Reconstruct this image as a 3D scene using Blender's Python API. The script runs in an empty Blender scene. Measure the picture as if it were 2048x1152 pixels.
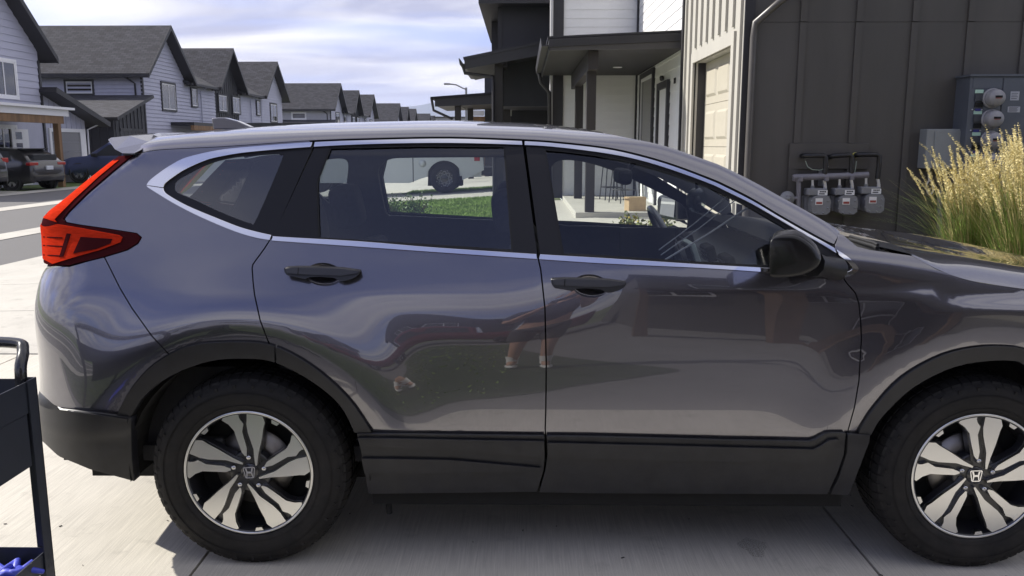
import bpy, bmesh, math, random
import numpy as np
from mathutils import Vector, Matrix
from mathutils.geometry import delaunay_2d_cdt

R = math.radians
PI = math.pi
SC = bpy.context.scene
COL = SC.collection
rnd = random.Random(7)

# ------------------------------------------------------------------ camera
CAM = Vector((1.004, -2.893, 1.55))
PITCH, YAW, FPX = R(9.63), R(-0.707), 1687.0
cd = bpy.data.cameras.new('camera')
cd.sensor_width = 36.0
cd.lens = FPX / 2048 * 36.0
cd.clip_start, cd.clip_end = 0.05, 20000
co = bpy.data.objects.new('camera', cd)
COL.objects.link(co)
co.location = CAM
co.rotation_euler = (R(90) - PITCH, 0, -YAW)
SC.camera = co

# ------------------------------------------------------------------ light
SUN_DIR = Vector((-1.25, 0.42, 1.0)).normalized()          # towards the sun
sun_el = math.asin(SUN_DIR.z)
sun_az = math.atan2(SUN_DIR.x, SUN_DIR.y)                  # from +Y towards +X
sl = bpy.data.lights.new('sun', 'SUN')
sl.energy = 3.7
sl.angle = R(0.53)
sl.color = (1.0, 0.95, 0.86)
so = bpy.data.objects.new('sun', sl)
COL.objects.link(so)
so.rotation_euler = SUN_DIR.to_track_quat('Z', 'Y').to_euler()

W = bpy.data.worlds.new('World')
SC.world = W
W.use_nodes = True
nt = W.node_tree
nt.nodes.clear()
def N(t, **kw):
    n = nt.nodes.new(t)
    for k, v in kw.items():
        setattr(n, k, v)
    return n
L = lambda a, b: nt.links.new(a, b)
out = N('ShaderNodeOutputWorld'); bg = N('ShaderNodeBackground')
sky = N('ShaderNodeTexSky', sky_type='NISHITA', sun_disc=False)
sky.sun_elevation = sun_el
sky.sun_rotation = sun_az
sky.air_density = 1.0; sky.dust_density = 0.6; sky.ozone_density = 2.5
tc = N('ShaderNodeTexCoord')
sep = N('ShaderNodeSeparateXYZ'); L(tc.outputs['Generated'], sep.inputs[0])
zc = N('ShaderNodeMath', operation='MAXIMUM'); L(sep.outputs[2], zc.inputs[0]); zc.inputs[1].default_value = 0.0
za = N('ShaderNodeMath', operation='ADD'); L(zc.outputs[0], za.inputs[0]); za.inputs[1].default_value = 0.16
dx = N('ShaderNodeMath', operation='DIVIDE'); L(sep.outputs[0], dx.inputs[0]); L(za.outputs[0], dx.inputs[1])
dy = N('ShaderNodeMath', operation='DIVIDE'); L(sep.outputs[1], dy.inputs[0]); L(za.outputs[0], dy.inputs[1])
cb = N('ShaderNodeCombineXYZ'); L(dx.outputs[0], cb.inputs[0]); L(dy.outputs[0], cb.inputs[1])
mp = N('ShaderNodeMapping'); L(cb.outputs[0], mp.inputs[0])
mp.inputs['Scale'].default_value = (0.45, 1.15, 1.0)
mp.inputs['Rotation'].default_value = (0, 0, R(-10))
mp.inputs['Location'].default_value = (7.3, 0.2, 0)
n1 = N('ShaderNodeTexNoise'); L(mp.outputs[0], n1.inputs['Vector'])
n1.inputs['Scale'].default_value = 1.1; n1.inputs['Detail'].default_value = 7; n1.inputs['Roughness'].default_value = 0.52
n1.inputs['Distortion'].default_value = 0.35
r1 = N('ShaderNodeValToRGB'); L(n1.outputs['Fac'], r1.inputs[0])
r1.color_ramp.elements[0].position = 0.38; r1.color_ramp.elements[1].position = 0.55
r1.color_ramp.elements[0].color = (0.22, 0.22, 0.22, 1); r1.color_ramp.elements[1].color = (1, 1, 1, 1)
n2 = N('ShaderNodeTexNoise'); L(mp.outputs[0], n2.inputs['Vector'])
n2.inputs['Scale'].default_value = 1.8; n2.inputs['Detail'].default_value = 5; n2.inputs['Roughness'].default_value = 0.5
n2.inputs['Distortion'].default_value = 0.8
r2 = N('ShaderNodeValToRGB'); L(n2.outputs['Fac'], r2.inputs[0])
r2.color_ramp.elements[0].position = 0.38; r2.color_ramp.elements[1].position = 0.62
r2.color_ramp.elements[0].color = (2.7, 2.8, 3.8, 1); r2.color_ramp.elements[1].color = (6.2, 6.1, 6.15, 1)
sk2 = N('ShaderNodeMix', data_type='RGBA', blend_type='MULTIPLY'); sk2.inputs[0].default_value = 1.0
L(sky.outputs[0], sk2.inputs[6]); sk2.inputs[7].default_value = (.60, .58, .92, 1)
mx = N('ShaderNodeMix', data_type='RGBA'); L(r1.outputs[0], mx.inputs[0]); L(sk2.outputs[2], mx.inputs[6]); L(r2.outputs[0], mx.inputs[7])
L(mx.outputs[2], bg.inputs[0])
bg.inputs[1].default_value = 0.1
L(bg.outputs[0], out.inputs[0])

SC.view_settings.view_transform = 'Standard'
SC.view_settings.look = 'None'
SC.view_settings.exposure = 0.95
SC.view_settings.gamma = 1.0
SC.render.engine = 'CYCLES'
SC.cycles.max_bounces = 10
SC.cycles.transparent_max_bounces = 24
SC.cycles.glossy_bounces = 5
SC.cycles.diffuse_bounces = 4
SC.cycles.use_denoising = True
SC.cycles.sample_clamp_indirect = 6.0
SC.cycles.caustics_reflective = False
SC.cycles.caustics_refractive = False

# ------------------------------------------------------------------ helpers
_fw = Vector((math.sin(YAW) * math.cos(PITCH), math.cos(YAW) * math.cos(PITCH), -math.sin(PITCH)))
_rt = Vector((math.cos(YAW), -math.sin(YAW), 0))
_up = _rt.cross(_fw)
def ray(px, py):
    return _fw + _rt * ((px - 1024) / FPX) + _up * ((576 - py) / FPX)
def U(px, py, Y):
    d = ray(px, py); t = (Y - CAM.y) / d.y
    return CAM + d * t
def G(px, py, Z=0.0):
    d = ray(px, py); t = (Z - CAM.z) / d.z
    return CAM + d * t
def X(px, py, xx):
    d = ray(px, py); t = (xx - CAM.x) / d.x
    return CAM + d * t

MATS = {}
def mat(name, col, rough=0.6, metal=0.0, var=0.0, vscale=8.0, bump=0.0, bscale=60.0, coat=0.0, spec=0.5, stretch=(1, 1, 1),
        emit=None, alpha=None, trans=0.0, col2=None, detail=5, bdist=0.01, sheen=0.0, coords='Object'):
    if name in MATS:
        return MATS[name]
    m = bpy.data.materials.new(name); m.use_nodes = True
    t = m.node_tree; b = t.nodes['Principled BSDF']
    c4 = (*col, 1)
    b.inputs['Base Color'].default_value = c4
    b.inputs['Roughness'].default_value = rough
    b.inputs['Metallic'].default_value = metal
    b.inputs['Specular IOR Level'].default_value = spec
    if coat:
        b.inputs['Coat Weight'].default_value = coat; b.inputs['Coat Roughness'].default_value = 0.015
    if trans:
        b.inputs['Transmission Weight'].default_value = trans
    if emit:
        b.inputs['Emission Color'].default_value = (*emit[:3], 1); b.inputs['Emission Strength'].default_value = emit[3]
    if var or bump:
        tcn = t.nodes.new('ShaderNodeTexCoord'); mpn = t.nodes.new('ShaderNodeMapping')
        mpn.inputs['Scale'].default_value = stretch
        t.links.new(tcn.outputs[coords], mpn.inputs[0])
    if var:
        nn = t.nodes.new('ShaderNodeTexNoise'); nn.inputs['Scale'].default_value = vscale; nn.inputs['Detail'].default_value = detail
        nn.inputs['Roughness'].default_value = 0.6
        t.links.new(mpn.outputs[0], nn.inputs['Vector'])
        rr = t.nodes.new('ShaderNodeValToRGB'); t.links.new(nn.outputs['Fac'], rr.inputs[0])
        lo = col2 if col2 else tuple(c * (1 - var) for c in col)
        hi = col if col2 else tuple(min(1, c * (1 + var)) for c in col)
        rr.color_ramp.elements[0].position = 0.3; rr.color_ramp.elements[1].position = 0.7
        rr.color_ramp.elements[0].color = (*lo, 1); rr.color_ramp.elements[1].color = (*hi, 1)
        t.links.new(rr.outputs[0], b.inputs['Base Color'])
    if bump:
        bn = t.nodes.new('ShaderNodeTexNoise'); bn.inputs['Scale'].default_value = bscale; bn.inputs['Detail'].default_value = 4
        t.links.new(mpn.outputs[0], bn.inputs['Vector'])
        bb = t.nodes.new('ShaderNodeBump'); bb.inputs['Strength'].default_value = bump; bb.inputs['Distance'].default_value = bdist
        t.links.new(bn.outputs['Fac'], bb.inputs['Height']); t.links.new(bb.outputs[0], b.inputs['Normal'])
    MATS[name] = m
    return m

def glass(name, tint, ior=1.5, rough=0.0, boost=0.0, mul=1.35):
    if name in MATS:
        return MATS[name]
    m = bpy.data.materials.new(name); m.use_nodes = True
    t = m.node_tree; t.nodes.clear()
    o = t.nodes.new('ShaderNodeOutputMaterial'); mixn = t.nodes.new('ShaderNodeMixShader')
    fr = t.nodes.new('ShaderNodeFresnel'); fr.inputs[0].default_value = ior
    gl = t.nodes.new('ShaderNodeBsdfGlossy'); gl.inputs['Roughness'].default_value = rough
    tr = t.nodes.new('ShaderNodeBsdfTransparent'); tr.inputs[0].default_value = (*tint, 1)
    ad = t.nodes.new('ShaderNodeMath'); ad.operation = 'MULTIPLY_ADD'; ad.inputs[1].default_value = mul; ad.inputs[2].default_value = boost
    ad.use_clamp = True
    t.links.new(fr.outputs[0], ad.inputs[0])
    t.links.new(ad.outputs[0], mixn.inputs[0]); t.links.new(tr.outputs[0], mixn.inputs[1]); t.links.new(gl.outputs[0], mixn.inputs[2])
    t.links.new(mixn.outputs[0], o.inputs[0])
    MATS[name] = m
    return m

def tag(o, label=None, cat=None, group=None, kind=None):
    if label: o['label'] = label
    if cat: o['category'] = cat
    if group: o['group'] = group
    if kind: o['kind'] = kind
    return o
def empty(name, loc=(0, 0, 0), rz=0.0, parent=None):
    o = bpy.data.objects.new(name, None); COL.objects.link(o)
    o.location = loc; o.rotation_euler = (0, 0, rz); o.parent = parent
    o.empty_display_size = 0.2
    return o
def thing(name, label, cat, loc=(0, 0, 0), rz=0.0, group=None):
    return tag(empty(name, loc, rz), label, cat, group)
def link(name, me, m, parent=None, smooth=False):
    if m is not None:
        me.materials.append(m)
    if smooth:
        me.polygons.foreach_set('use_smooth', [True] * len(me.polygons))
    o = bpy.data.objects.new(name, me); COL.objects.link(o); o.parent = parent
    return o

class MB:
    """collects shapes into one mesh"""
    def __init__(s): s.v = []; s.f = []; s.sm = []
    def add(s, vs, fs, sm=False):
        n = len(s.v); s.v += [tuple(v) for v in vs]; s.f += [tuple(i + n for i in f) for f in fs]; s.sm += [sm] * len(fs)
        return s
    def box(s, x0, x1, y0, y1, z0, z1, M=None):
        vs = [(x, y, z) for x in (x0, x1) for y in (y0, y1) for z in (z0, z1)]
        if M is not None: vs = [M @ Vector(v) for v in vs]
        return s.add(vs, [(0, 1, 3, 2), (4, 6, 7, 5), (0, 4, 5, 1), (2, 3, 7, 6), (0, 2, 6, 4), (1, 5, 7, 3)])
    def bevbox(s, x0, x1, y0, y1, z0, z1, b=0.01, M=None):
        bm = bmesh.new(); bmesh.ops.create_cube(bm, size=1)
        for v in bm.verts:
            v.co = ((x0 + x1) / 2 + v.co.x * (x1 - x0), (y0 + y1) / 2 + v.co.y * (y1 - y0), (z0 + z1) / 2 + v.co.z * (z1 - z0))
        bmesh.ops.bevel(bm, geom=bm.edges[:], offset=b, segments=2, affect='EDGES', profile=0.5)
        return s.bm(bm, M, False)
    def bm(s, bm, M=None, sm=False):
        bm.verts.index_update()
        s.add([(M @ v.co) if M is not None else tuple(v.co) for v in bm.verts], [[v.index for v in f.verts] for f in bm.faces], sm)
        bm.free(); return s
    def bar(s, a, b, w, d, upv=(0, 0, 1)):
        a = Vector(a); b = Vector(b); t = (b - a).normalized(); u = Vector(upv)
        if abs(t.dot(u)) > .95: u = Vector((0, 1, 0))
        sd = t.cross(u).normalized(); u = sd.cross(t).normalized()
        vs = [p + sd * (i * w / 2) + u * (j * d / 2) for p in (a, b) for i in (-1, 1) for j in (-1, 1)]
        return s.add(vs, [(0, 1, 3, 2), (4, 6, 7, 5), (0, 4, 5, 1), (2, 3, 7, 6), (0, 2, 6, 4), (1, 5, 7, 3)])
    def tube(s, pts, r, n=10, cap=True):
        pts = [Vector(p) for p in pts]; rs = r if isinstance(r, (list, tuple)) else [r] * len(pts)
        rings = []; prev = None
        for i, p in enumerate(pts):
            t = ((pts[min(i + 1, len(pts) - 1)] - pts[max(i - 1, 0)])).normalized()
            if prev is None:
                u = Vector((0, 0, 1)) if abs(t.z) < .9 else Vector((1, 0, 0))
                u = (u - t * u.dot(t)).normalized()
            else:
                u = (prev - t * prev.dot(t)).normalized()
            prev = u; w = t.cross(u)
            rings.append([p + (u * math.cos(2 * PI * k / n) + w * math.sin(2 * PI * k / n)) * rs[i] for k in range(n)])
        vs = [v for q in rings for v in q]; fs = []
        for i in range(len(pts) - 1):
            for k in range(n):
                fs.append((i * n + k, i * n + (k + 1) % n, (i + 1) * n + (k + 1) % n, (i + 1) * n + k))
        s.add(vs, fs, True)
        if cap:
            s.add(rings[0], [tuple(range(n))[::-1]]); s.add(rings[-1], [tuple(range(n))])
        return s
    def lathe(s, prof, n=32, M=None, sm=True):
        """profile of (r, h) turned about the Y axis (h along y)"""
        vs = []; fs = []
        for r, h in prof:
            for k in range(n):
                a = 2 * PI * k / n; v = Vector((r * math.cos(a), h, r * math.sin(a)))
                vs.append(M @ v if M is not None else v)
        for i in range(len(prof) - 1):
            for k in range(n):
                fs.append((i * n + k, (i + 1) * n + k, (i + 1) * n + (k + 1) % n, i * n + (k + 1) % n))
        return s.add(vs, fs, sm)
    def prism(s, poly, y0, y1, M=None, sm=False):
        """polygon in (x, z) extruded along y"""
        n = len(poly)
        vs = [(x, y0, z) for x, z in poly] + [(x, y1, z) for x, z in poly]
        if M is not None: vs = [M @ Vector(v) for v in vs]
        fs = [tuple(range(n)), tuple(range(2 * n - 1, n - 1, -1))] + [(i, i + n, (i + 1) % n + n, (i + 1) % n) for i in range(n)]
        return s.add(vs, fs, sm)
    def prismx(s, poly, x0, x1):
        """polygon in (y, z) extruded along x"""
        n = len(poly)
        vs = [(x0, y, z) for y, z in poly] + [(x1, y, z) for y, z in poly]
        fs = [tuple(range(n)), tuple(range(2 * n - 1, n - 1, -1))] + [(i, i + n, (i + 1) % n + n, (i + 1) % n) for i in range(n)]
        return s.add(vs, fs)
    def mesh(s, name='m'):
        me = bpy.data.meshes.new(name); me.from_pydata(s.v, [], s.f); me.update()
        me.polygons.foreach_set('use_smooth', s.sm)
        bm = bmesh.new(); bm.from_mesh(me); bmesh.ops.recalc_face_normals(bm, faces=bm.faces[:]); bm.to_mesh(me); bm.free()
        return me
    def build(s, name, m, parent=None, loc=None, rz=None):
        o = link(name, s.mesh(name), m, parent)
        if loc is not None: o.location = loc
        if rz is not None: o.rotation_euler = (0, 0, rz)
        return o
def children(o): return [c for c in bpy.data.objects if c.parent == o]
def copy_tree(o, parent=None, kids=None):
    if kids is None:
        kids = {}
        for c in bpy.data.objects:
            if c.parent is not None: kids.setdefault(c.parent.name, []).append(c)
    c = o.copy(); COL.objects.link(c); c.parent = parent
    for ch in kids.get(o.name, []): copy_tree(ch, c, kids)
    return c

def catmull(pts, n=6, closed=False):
    P = [np.array(p, float) for p in pts]; o = []
    m = len(P)
    for i in range(m if closed else m - 1):
        g = (lambda k: P[k % m]) if closed else (lambda k: P[min(max(k, 0), m - 1)])
        p0, p1, p2, p3 = g(i - 1), g(i), g(i + 1), g(i + 2)
        for k in range(n):
            t = k / n
            o.append(tuple(.5 * ((2 * p1) + (p2 - p0) * t + (2 * p0 - 5 * p1 + 4 * p2 - p3) * t * t + (3 * p1 - p0 - 3 * p2 + p3) * t ** 3)))
    if not closed: o.append(tuple(P[-1]))
    return o
def dens(pts, step, closed=False):
    o = []; m = len(pts)
    for i in range(m if closed else m - 1):
        a = np.array(pts[i], float); b = np.array(pts[(i + 1) % m], float)
        n = max(1, int(math.ceil(np.linalg.norm(b - a) / step)))
        for k in range(n): o.append(tuple(a + (b - a) * k / n))
    if not closed: o.append(tuple(pts[-1]))
    return o
# ================================================================== the grey SUV
WID = 1.86
RW = (0.0, 0.36)          # rear hub (x, z)
FW = (2.66, 0.36)         # front hub
ZG = np.linspace(0.05, 2.0, 781)
def _tab(t):
    z, s = zip(*t); sl_ = np.interp(ZG, z, s); y = np.concatenate([[0], np.cumsum((sl_[1:] + sl_[:-1]) / 2 * (ZG[1] - ZG[0]))])
    return y - np.interp(0.75, ZG, y)
_top = [(1.05, .36), (1.10, .41), (1.45, .43), (1.52, .52), (1.6, .75), (1.75, 1.5)]
_low = [(.05, -.55), (.44, -.5), (.5, -.32), (.528, -.26), (.545, -.105), (.65, -.06), (.75, .0)]
Y_R = _tab(_low + [(.82, .05), (.90, .12), (.97, .19), (1.02, .27)] + _top)
Y_D = _tab(_low + [(.86, .05), (.99, .075), (1.045, .085), (1.055, .25), (1.08, .32), (1.12, .41), (1.45, .43), (1.52, .52), (1.6, .75), (1.75, 1.5)])
Y_F = _tab(_low + [(.86, .045), (1.0, .06), (1.026, .07), (1.034, .32), (1.066, .32), (1.074, .10), (1.10, .14), (1.16, .42), (1.26, 1.1), (1.75, 1.5)])
def sstep(a, b, x):
    t = np.clip((x - a) / (b - a), 0, 1); return t * t * (3 - 2 * t)
def base_y(x, z):
    x = np.asarray(x, float); z = np.asarray(z, float)
    z1 = 1.057 - .045 * (np.clip(x, 1.0, 2.7) - 1.45); z2 = np.maximum(z1 + .012, 1.085 - .127 * (np.clip(x, 2.0, 2.9) - 2.14))
    zd = z + (1.05 - z1) * sstep(.80, .95, z)
    k = sstep(.80, .95, z)
    zf = np.where(z <= z1, z + (1.03 - z1) * k, np.where(z <= z2, 1.03 + (z - z1) / (z2 - z1) * .04, z + 1.07 - z2))
    r, d, f = np.interp(z, ZG, Y_R), np.interp(zd, ZG, Y_D), np.interp(zf, ZG, Y_F)
    a = sstep(.85, 1.45, x); b = sstep(1.85, 2.15, x)
    y = r + (d - r) * a
    return y + (f - y) * b
# outline of the rear corner, heights -> rearmost x
_sil = [(92, 897), (79, 868), (75, 830), (76, 790), (78, 745), (72, 692), (64, 640), (61, 602), (66, 588), (80, 564), (90, 548), (88, 535),
        (85, 520), (79.5, 468), (78, 447), (82, 440), (125, 402), (164, 369), (216, 328), (240, 311)]
def CAz(z): return .30 - .15 * sstep(1.20, 1.32, np.asarray(z, float))
_xe = []
for _p in _sil:
    _y = .14
    for _k in range(4):
        _q = U(_p[0], _p[1], _y); _y = float(base_y(-.6, _q.z)) + .432 * float(CAz(_q.z))
    _xe.append((_q.z, _q.x - .177 * float(CAz(_q.z))))
_xe.sort()
_zf = np.linspace(.30, 1.75, 581)
_sl = (_xe[-1][1] - _xe[-4][1]) / (_xe[-1][0] - _xe[-4][0])
_xf = np.interp(_zf, [a for a, b in _xe], [b for a, b in _xe]); _m = _zf > _xe[-1][0]; _xf[_m] = _xe[-1][1] + (_zf[_m] - _xe[-1][0]) * _sl
def _smooth(v, s):
    k = np.exp(-.5 * (np.arange(-80, 81) / s) ** 2); k /= k.sum(); return np.convolve(np.pad(v, 80, mode='edge'), k, mode='valid')
_wide, _narrow = _smooth(_xf, 26), _smooth(_xf, 7)
_t = sstep(1.02, 1.14, _zf); _xf = _wide * (1 - _t) + _narrow * _t
def XE(z): return np.interp(np.asarray(z, float), _zf, _xf)
def S(x, z):
    x = np.asarray(x, float); z = np.asarray(z, float)
    y = base_y(x, z) + .010 * ((x - 1.3) / 1.9) ** 2
    CA = CAz(z); u = np.clip((XE(z) + CA - x) / CA, 0, .985)
    y = y + CA * (1 - np.sqrt(1 - u * u))
    uf = np.clip((x - 2.85) / .72, 0, .985)
    y = y + .60 * (1 - np.sqrt(1 - uf * uf))
    for (cx, cz), rc, k in ((RW, .575, .27), (FW, .565, .22)):
        r = np.sqrt((x - cx) ** 2 + (z - cz) ** 2)
        d = rc - r
        fade = sstep(.36, .46, z)
        inn = np.where(d > .045, d - .0225, np.where(d > 0, d * d / .09, 0)) * k * 1.25
        outb = np.where(d > 0, -.024, -.024 * np.exp(-(d / .13) ** 2))
        y = y + (np.minimum(inn, .06) + outb) * fade
    return y
def Scl(x, z):      # dark cladding stands a little proud and tucks in less
    x = np.asarray(x, float); z = np.asarray(z, float)
    zz = np.maximum(z, .50)
    y = S(x, zz) - .016 + .22 * np.maximum(0, .50 - z) + .05 * np.maximum(0, .30 - z)
    CA = .30; u = np.clip((XE(z) + CA - x) / CA, 0, .985); u2 = np.clip((XE(zz) + CA - x) / CA, 0, .985)
    return y + CA * (np.sqrt(1 - u2 * u2) - np.sqrt(1 - u * u))
def hit(px, py, surf=S, off=0.0):
    d = ray(px, py)
    t0, t1 = (-.45 - CAM.y) / d.y, (1.0 - CAM.y) / d.y
    for it in range(3):
        t = np.linspace(t0, t1, 160 if it == 0 else 24)
        xx, yy, zz = CAM.x + d.x * t, CAM.y + d.y * t, CAM.z + d.z * t
        f = yy - surf(xx, zz) - off
        k = np.where((f[:-1] < 0) & (f[1:] >= 0))[0]
        if len(k) == 0:
            k = int(np.argmax(f)); return float(xx[k]), float(zz[k])
        k = int(k[0]); t0, t1 = t[k], t[k + 1]
    return float(xx[k]), float(zz[k])
def pl(pts, surf=S, off=0.0, step=14, closed=True):
    """outline points: (px, py) pixels laid on the surface or ('w', x, z)"""
    o = []; n = len(pts)
    for i in range(n):
        a = pts[i]; b = pts[(i + 1) % n]
        if len(a) == 3: o.append((a[1], a[2])); continue
        if len(b) == 2 and (closed or i < n - 1):
            for q in dens([a, b], step)[:-1]: o.append(hit(*q, surf, off))
        else: o.append(hit(*a, surf, off))
    return o
def inpoly(P, poly):
    P = np.asarray(P, float); x, y = P[:, 0], P[:, 1]; c = np.zeros(len(P), bool); n = len(poly)
    for i in range(n):
        x1, y1 = poly[i]; x2, y2 = poly[(i + 1) % n]
        if y1 == y2: continue
        c ^= ((y1 > y) != (y2 > y)) & (x < (x2 - x1) * (y - y1) / (y2 - y1) + x1)
    return c
def area(p): return .5 * sum(p[i][0] * p[(i + 1) % len(p)][1] - p[(i + 1) % len(p)][0] * p[i][1] for i in range(len(p)))
def clean(p):
    o = []
    for q in p:
        if not o or math.hypot(q[0] - o[-1][0], q[1] - o[-1][1]) > .002: o.append(q)
    if math.hypot(o[0][0] - o[-1][0], o[0][1] - o[-1][1]) < .002: o.pop()
    return o if area(o) > 0 else o[::-1]
def outn(p):
    n = len(p); o = []
    for i in range(n):
        a, b, c = p[i - 1], p[i], p[(i + 1) % n]
        e1 = Vector((b[0] - a[0], b[1] - a[1])).normalized(); e2 = Vector((c[0] - b[0], c[1] - b[1])).normalized()
        v = Vector((e1.y + e2.y, -e1.x - e2.x)); v = v.normalized() if v.length > 1e-6 else Vector((e1.y, -e1.x))
        o.append((v, 1 / max(.5, v.dot(Vector((e1.y, -e1.x))))))
    return o
def inset(p, d):
    return [(q[0] - v.x * d * k, q[1] - v.y * d * k) for q, (v, k) in zip(p, outn(p))]
def grad(surf, x, z, e=.002):
    return (surf(x + e, z) - surf(x - e, z)) / (2 * e), (surf(x, z + e) - surf(x, z - e)) / (2 * e)
FARZ = .034
def fz(c): return c - FARZ * float(sstep(.55, .95, c))
def panel(name, poly, m, parent, surf=S, fall=True, off=0.0, grid=.035, lip=.014, holes=(), gap=0.0, soft=0.5, side='both', label=None):
    poly = clean(poly)
    if gap: poly = clean(inset(poly, gap))
    holes = [clean(h) for h in holes]
    pts = list(poly); ed = [(i, (i + 1) % len(poly)) for i in range(len(poly))]
    for h in holes:
        n = len(pts); pts += h; ed += [(n + i, n + (i + 1) % len(h)) for i in range(len(h))]
    A = np.array(poly); x0, z0 = A.min(0); x1, z1 = A.max(0)
    gx, gz = np.meshgrid(np.arange(x0 + grid / 2, x1, grid), np.arange(z0 + grid / 2, z1, grid))
    gp = np.stack([gx.ravel(), gz.ravel()], 1)
    if len(gp):
        k = inpoly(gp, poly)
        for h in holes: k &= ~inpoly(gp, h)
        gp = gp[k]
        if len(gp):
            B = np.array(pts); dm = np.full(len(gp), 9.)
            for q in B: dm = np.minimum(dm, np.hypot(gp[:, 0] - q[0], gp[:, 1] - q[1]))
            gp = gp[dm > grid * .45]
    nb = len(pts)
    allp = [Vector(p) for p in pts] + [Vector(p) for p in gp]
    vo, eo, fo, *_ = delaunay_2d_cdt(allp, ed, [], 0, 1e-6)
    V2 = np.array([(v.x, v.y) for v in vo]); F = np.array([f for f in fo if len(f) == 3])
    cen = V2[F].mean(1); k = inpoly(cen, poly)
    for h in holes: k &= ~inpoly(cen, h)
    F = F[k]
    a2 = (V2[F[:, 1]] - V2[F[:, 0]]); b2 = (V2[F[:, 2]] - V2[F[:, 0]]); fl = (a2[:, 0] * b2[:, 1] - a2[:, 1] * b2[:, 0]) < 0
    F[fl] = F[fl][:, ::-1]
    x, z = V2[:, 0], V2[:, 1]
    y = surf(x, z) + off
    sx, sz = grad(surf, x, z)
    nrm = np.stack([sx, -np.ones_like(sx), sz], 1); nrm /= np.linalg.norm(nrm, axis=1)[:, None]
    verts = np.stack([x, y, z], 1).tolist(); norms = nrm.tolist(); faces = F.tolist()
    if lip:
        for loop, sg in [(poly, 1)] + [(h, -1) for h in holes]:
            lo = np.array(loop); ly = surf(lo[:, 0], lo[:, 1]) + off; on = outn(loop); lx, lz = grad(surf, lo[:, 0], lo[:, 1])
            n0 = len(verts); n = len(loop)
            for j, dd in ((0, 0.0), (1, lip)):
                for i in range(n):
                    v = Vector((on[i][0].x * sg, 0, on[i][0].y * sg)); fn = Vector((lx[i], -1, lz[i])).normalized()
                    verts.append((lo[i][0], ly[i] + dd, lo[i][1])); norms.append(tuple((v + fn * (soft if j == 0 else 0)).normalized()))
            for i in range(n):
                q = (n0 + i, n0 + n + i, n0 + n + (i + 1) % n, n0 + (i + 1) % n)
                faces.append(q if sg > 0 else q[::-1])
    res = []
    for far in ([False, True] if side == 'both' else [side == 'far']):
        vv = [(a, WID - b, fz(c) if fall else c) for a, b, c in verts] if far else verts
        nn_ = [(a, -b, c) for a, b, c in norms] if far else norms
        ff = [f[::-1] for f in faces] if far else faces
        me = bpy.data.meshes.new(name); me.from_pydata(vv, [], ff); me.update()
        me.polygons.foreach_set('use_smooth', [True] * len(me.polygons))
        me.normals_split_custom_set_from_vertices(nn_)
        pa = parent[1 if far else 0] if isinstance(parent, (list, tuple)) else parent
        o = link(name, me, m, pa)
        if label and not far: o['label'] = label
        res.append(o)
    return res

PAINT = mat('paint_grey_metallic', (.126, .123, .148), rough=.26, metal=.9, coat=1.0, var=.06, vscale=900, detail=1)
_b = PAINT.node_tree.nodes['Principled BSDF']; _b.inputs['Coat IOR'].default_value = 1.85; _b.inputs['Coat Roughness'].default_value = .012
def dusty(m, z0, z1, amt, col=(.20, .185, .16)):
    t = m.node_tree; b = t.nodes['Principled BSDF']
    g = t.nodes.new('ShaderNodeNewGeometry'); sx = t.nodes.new('ShaderNodeSeparateXYZ'); t.links.new(g.outputs['Position'], sx.inputs[0])
    mr = t.nodes.new('ShaderNodeMapRange'); mr.inputs[1].default_value = z0; mr.inputs[2].default_value = z1; mr.inputs[3].default_value = amt; mr.inputs[4].default_value = 0; t.links.new(sx.outputs[2], mr.inputs[0])
    n = t.nodes.new('ShaderNodeTexNoise'); n.inputs['Scale'].default_value = 9; n.inputs['Detail'].default_value = 9; n.inputs['Roughness'].default_value = .7; t.links.new(g.outputs['Position'], n.inputs['Vector'])
    r = t.nodes.new('ShaderNodeMapRange'); r.inputs[1].default_value = .38; r.inputs[2].default_value = .7; t.links.new(n.outputs['Fac'], r.inputs[0])
    mu = t.nodes.new('ShaderNodeMath'); mu.operation = 'MULTIPLY'; t.links.new(mr.outputs[0], mu.inputs[0]); t.links.new(r.outputs[0], mu.inputs[1])
    d = t.nodes.new('ShaderNodeBsdfDiffuse'); d.inputs[0].default_value = (*col, 1)
    mx_ = t.nodes.new('ShaderNodeMixShader'); t.links.new(mu.outputs[0], mx_.inputs[0]); t.links.new(b.outputs[0], mx_.inputs[1]); t.links.new(d.outputs[0], mx_.inputs[2])
    t.links.new(mx_.outputs[0], t.nodes['Material Output'].inputs[0])
dusty(PAINT, .40, .85, .12)
CLAD = mat('cladding_plastic', (.0125, .013, .0165), rough=.40, spec=.42, var=.25, vscale=14, bump=.25, bscale=900, bdist=.0006)
dusty(CLAD, .18, .75, .10)
TRIMB = mat('pillar_black', (.010, .010, .0125), rough=.42, spec=.3, bump=.15, bscale=900, bdist=.0005)
RUBB = mat('seal_rubber', (.008, .008, .009), rough=.7)
CHROME = mat('chrome_trim', (.78, .78, .80), rough=.09, metal=1.0)
BLK = mat('underbody_black', (.006, .006, .006), rough=.9)
INTB = mat('interior_black', (.02, .02, .023), rough=.7, var=.2, vscale=30, bump=.2, bscale=300)
INTG = mat('interior_grey', (.06, .062, .068), rough=.65, var=.12, vscale=30)
HEADL = mat('headliner_fabric', (.16, .16, .165), rough=.95)
TINT = glass('privacy_glass', (.92, .96, .95), boost=.02, mul=1.9)
TINT2 = glass('quarter_glass', (.42, .46, .47), boost=.05, mul=2.2)
CLEAR = glass('window_glass', (.95, .985, .97), boost=.0, mul=1.6)

suv = thing('parked_suv', 'dark grey metallic SUV parked side-on across the driveway in the foreground', 'car')

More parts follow.
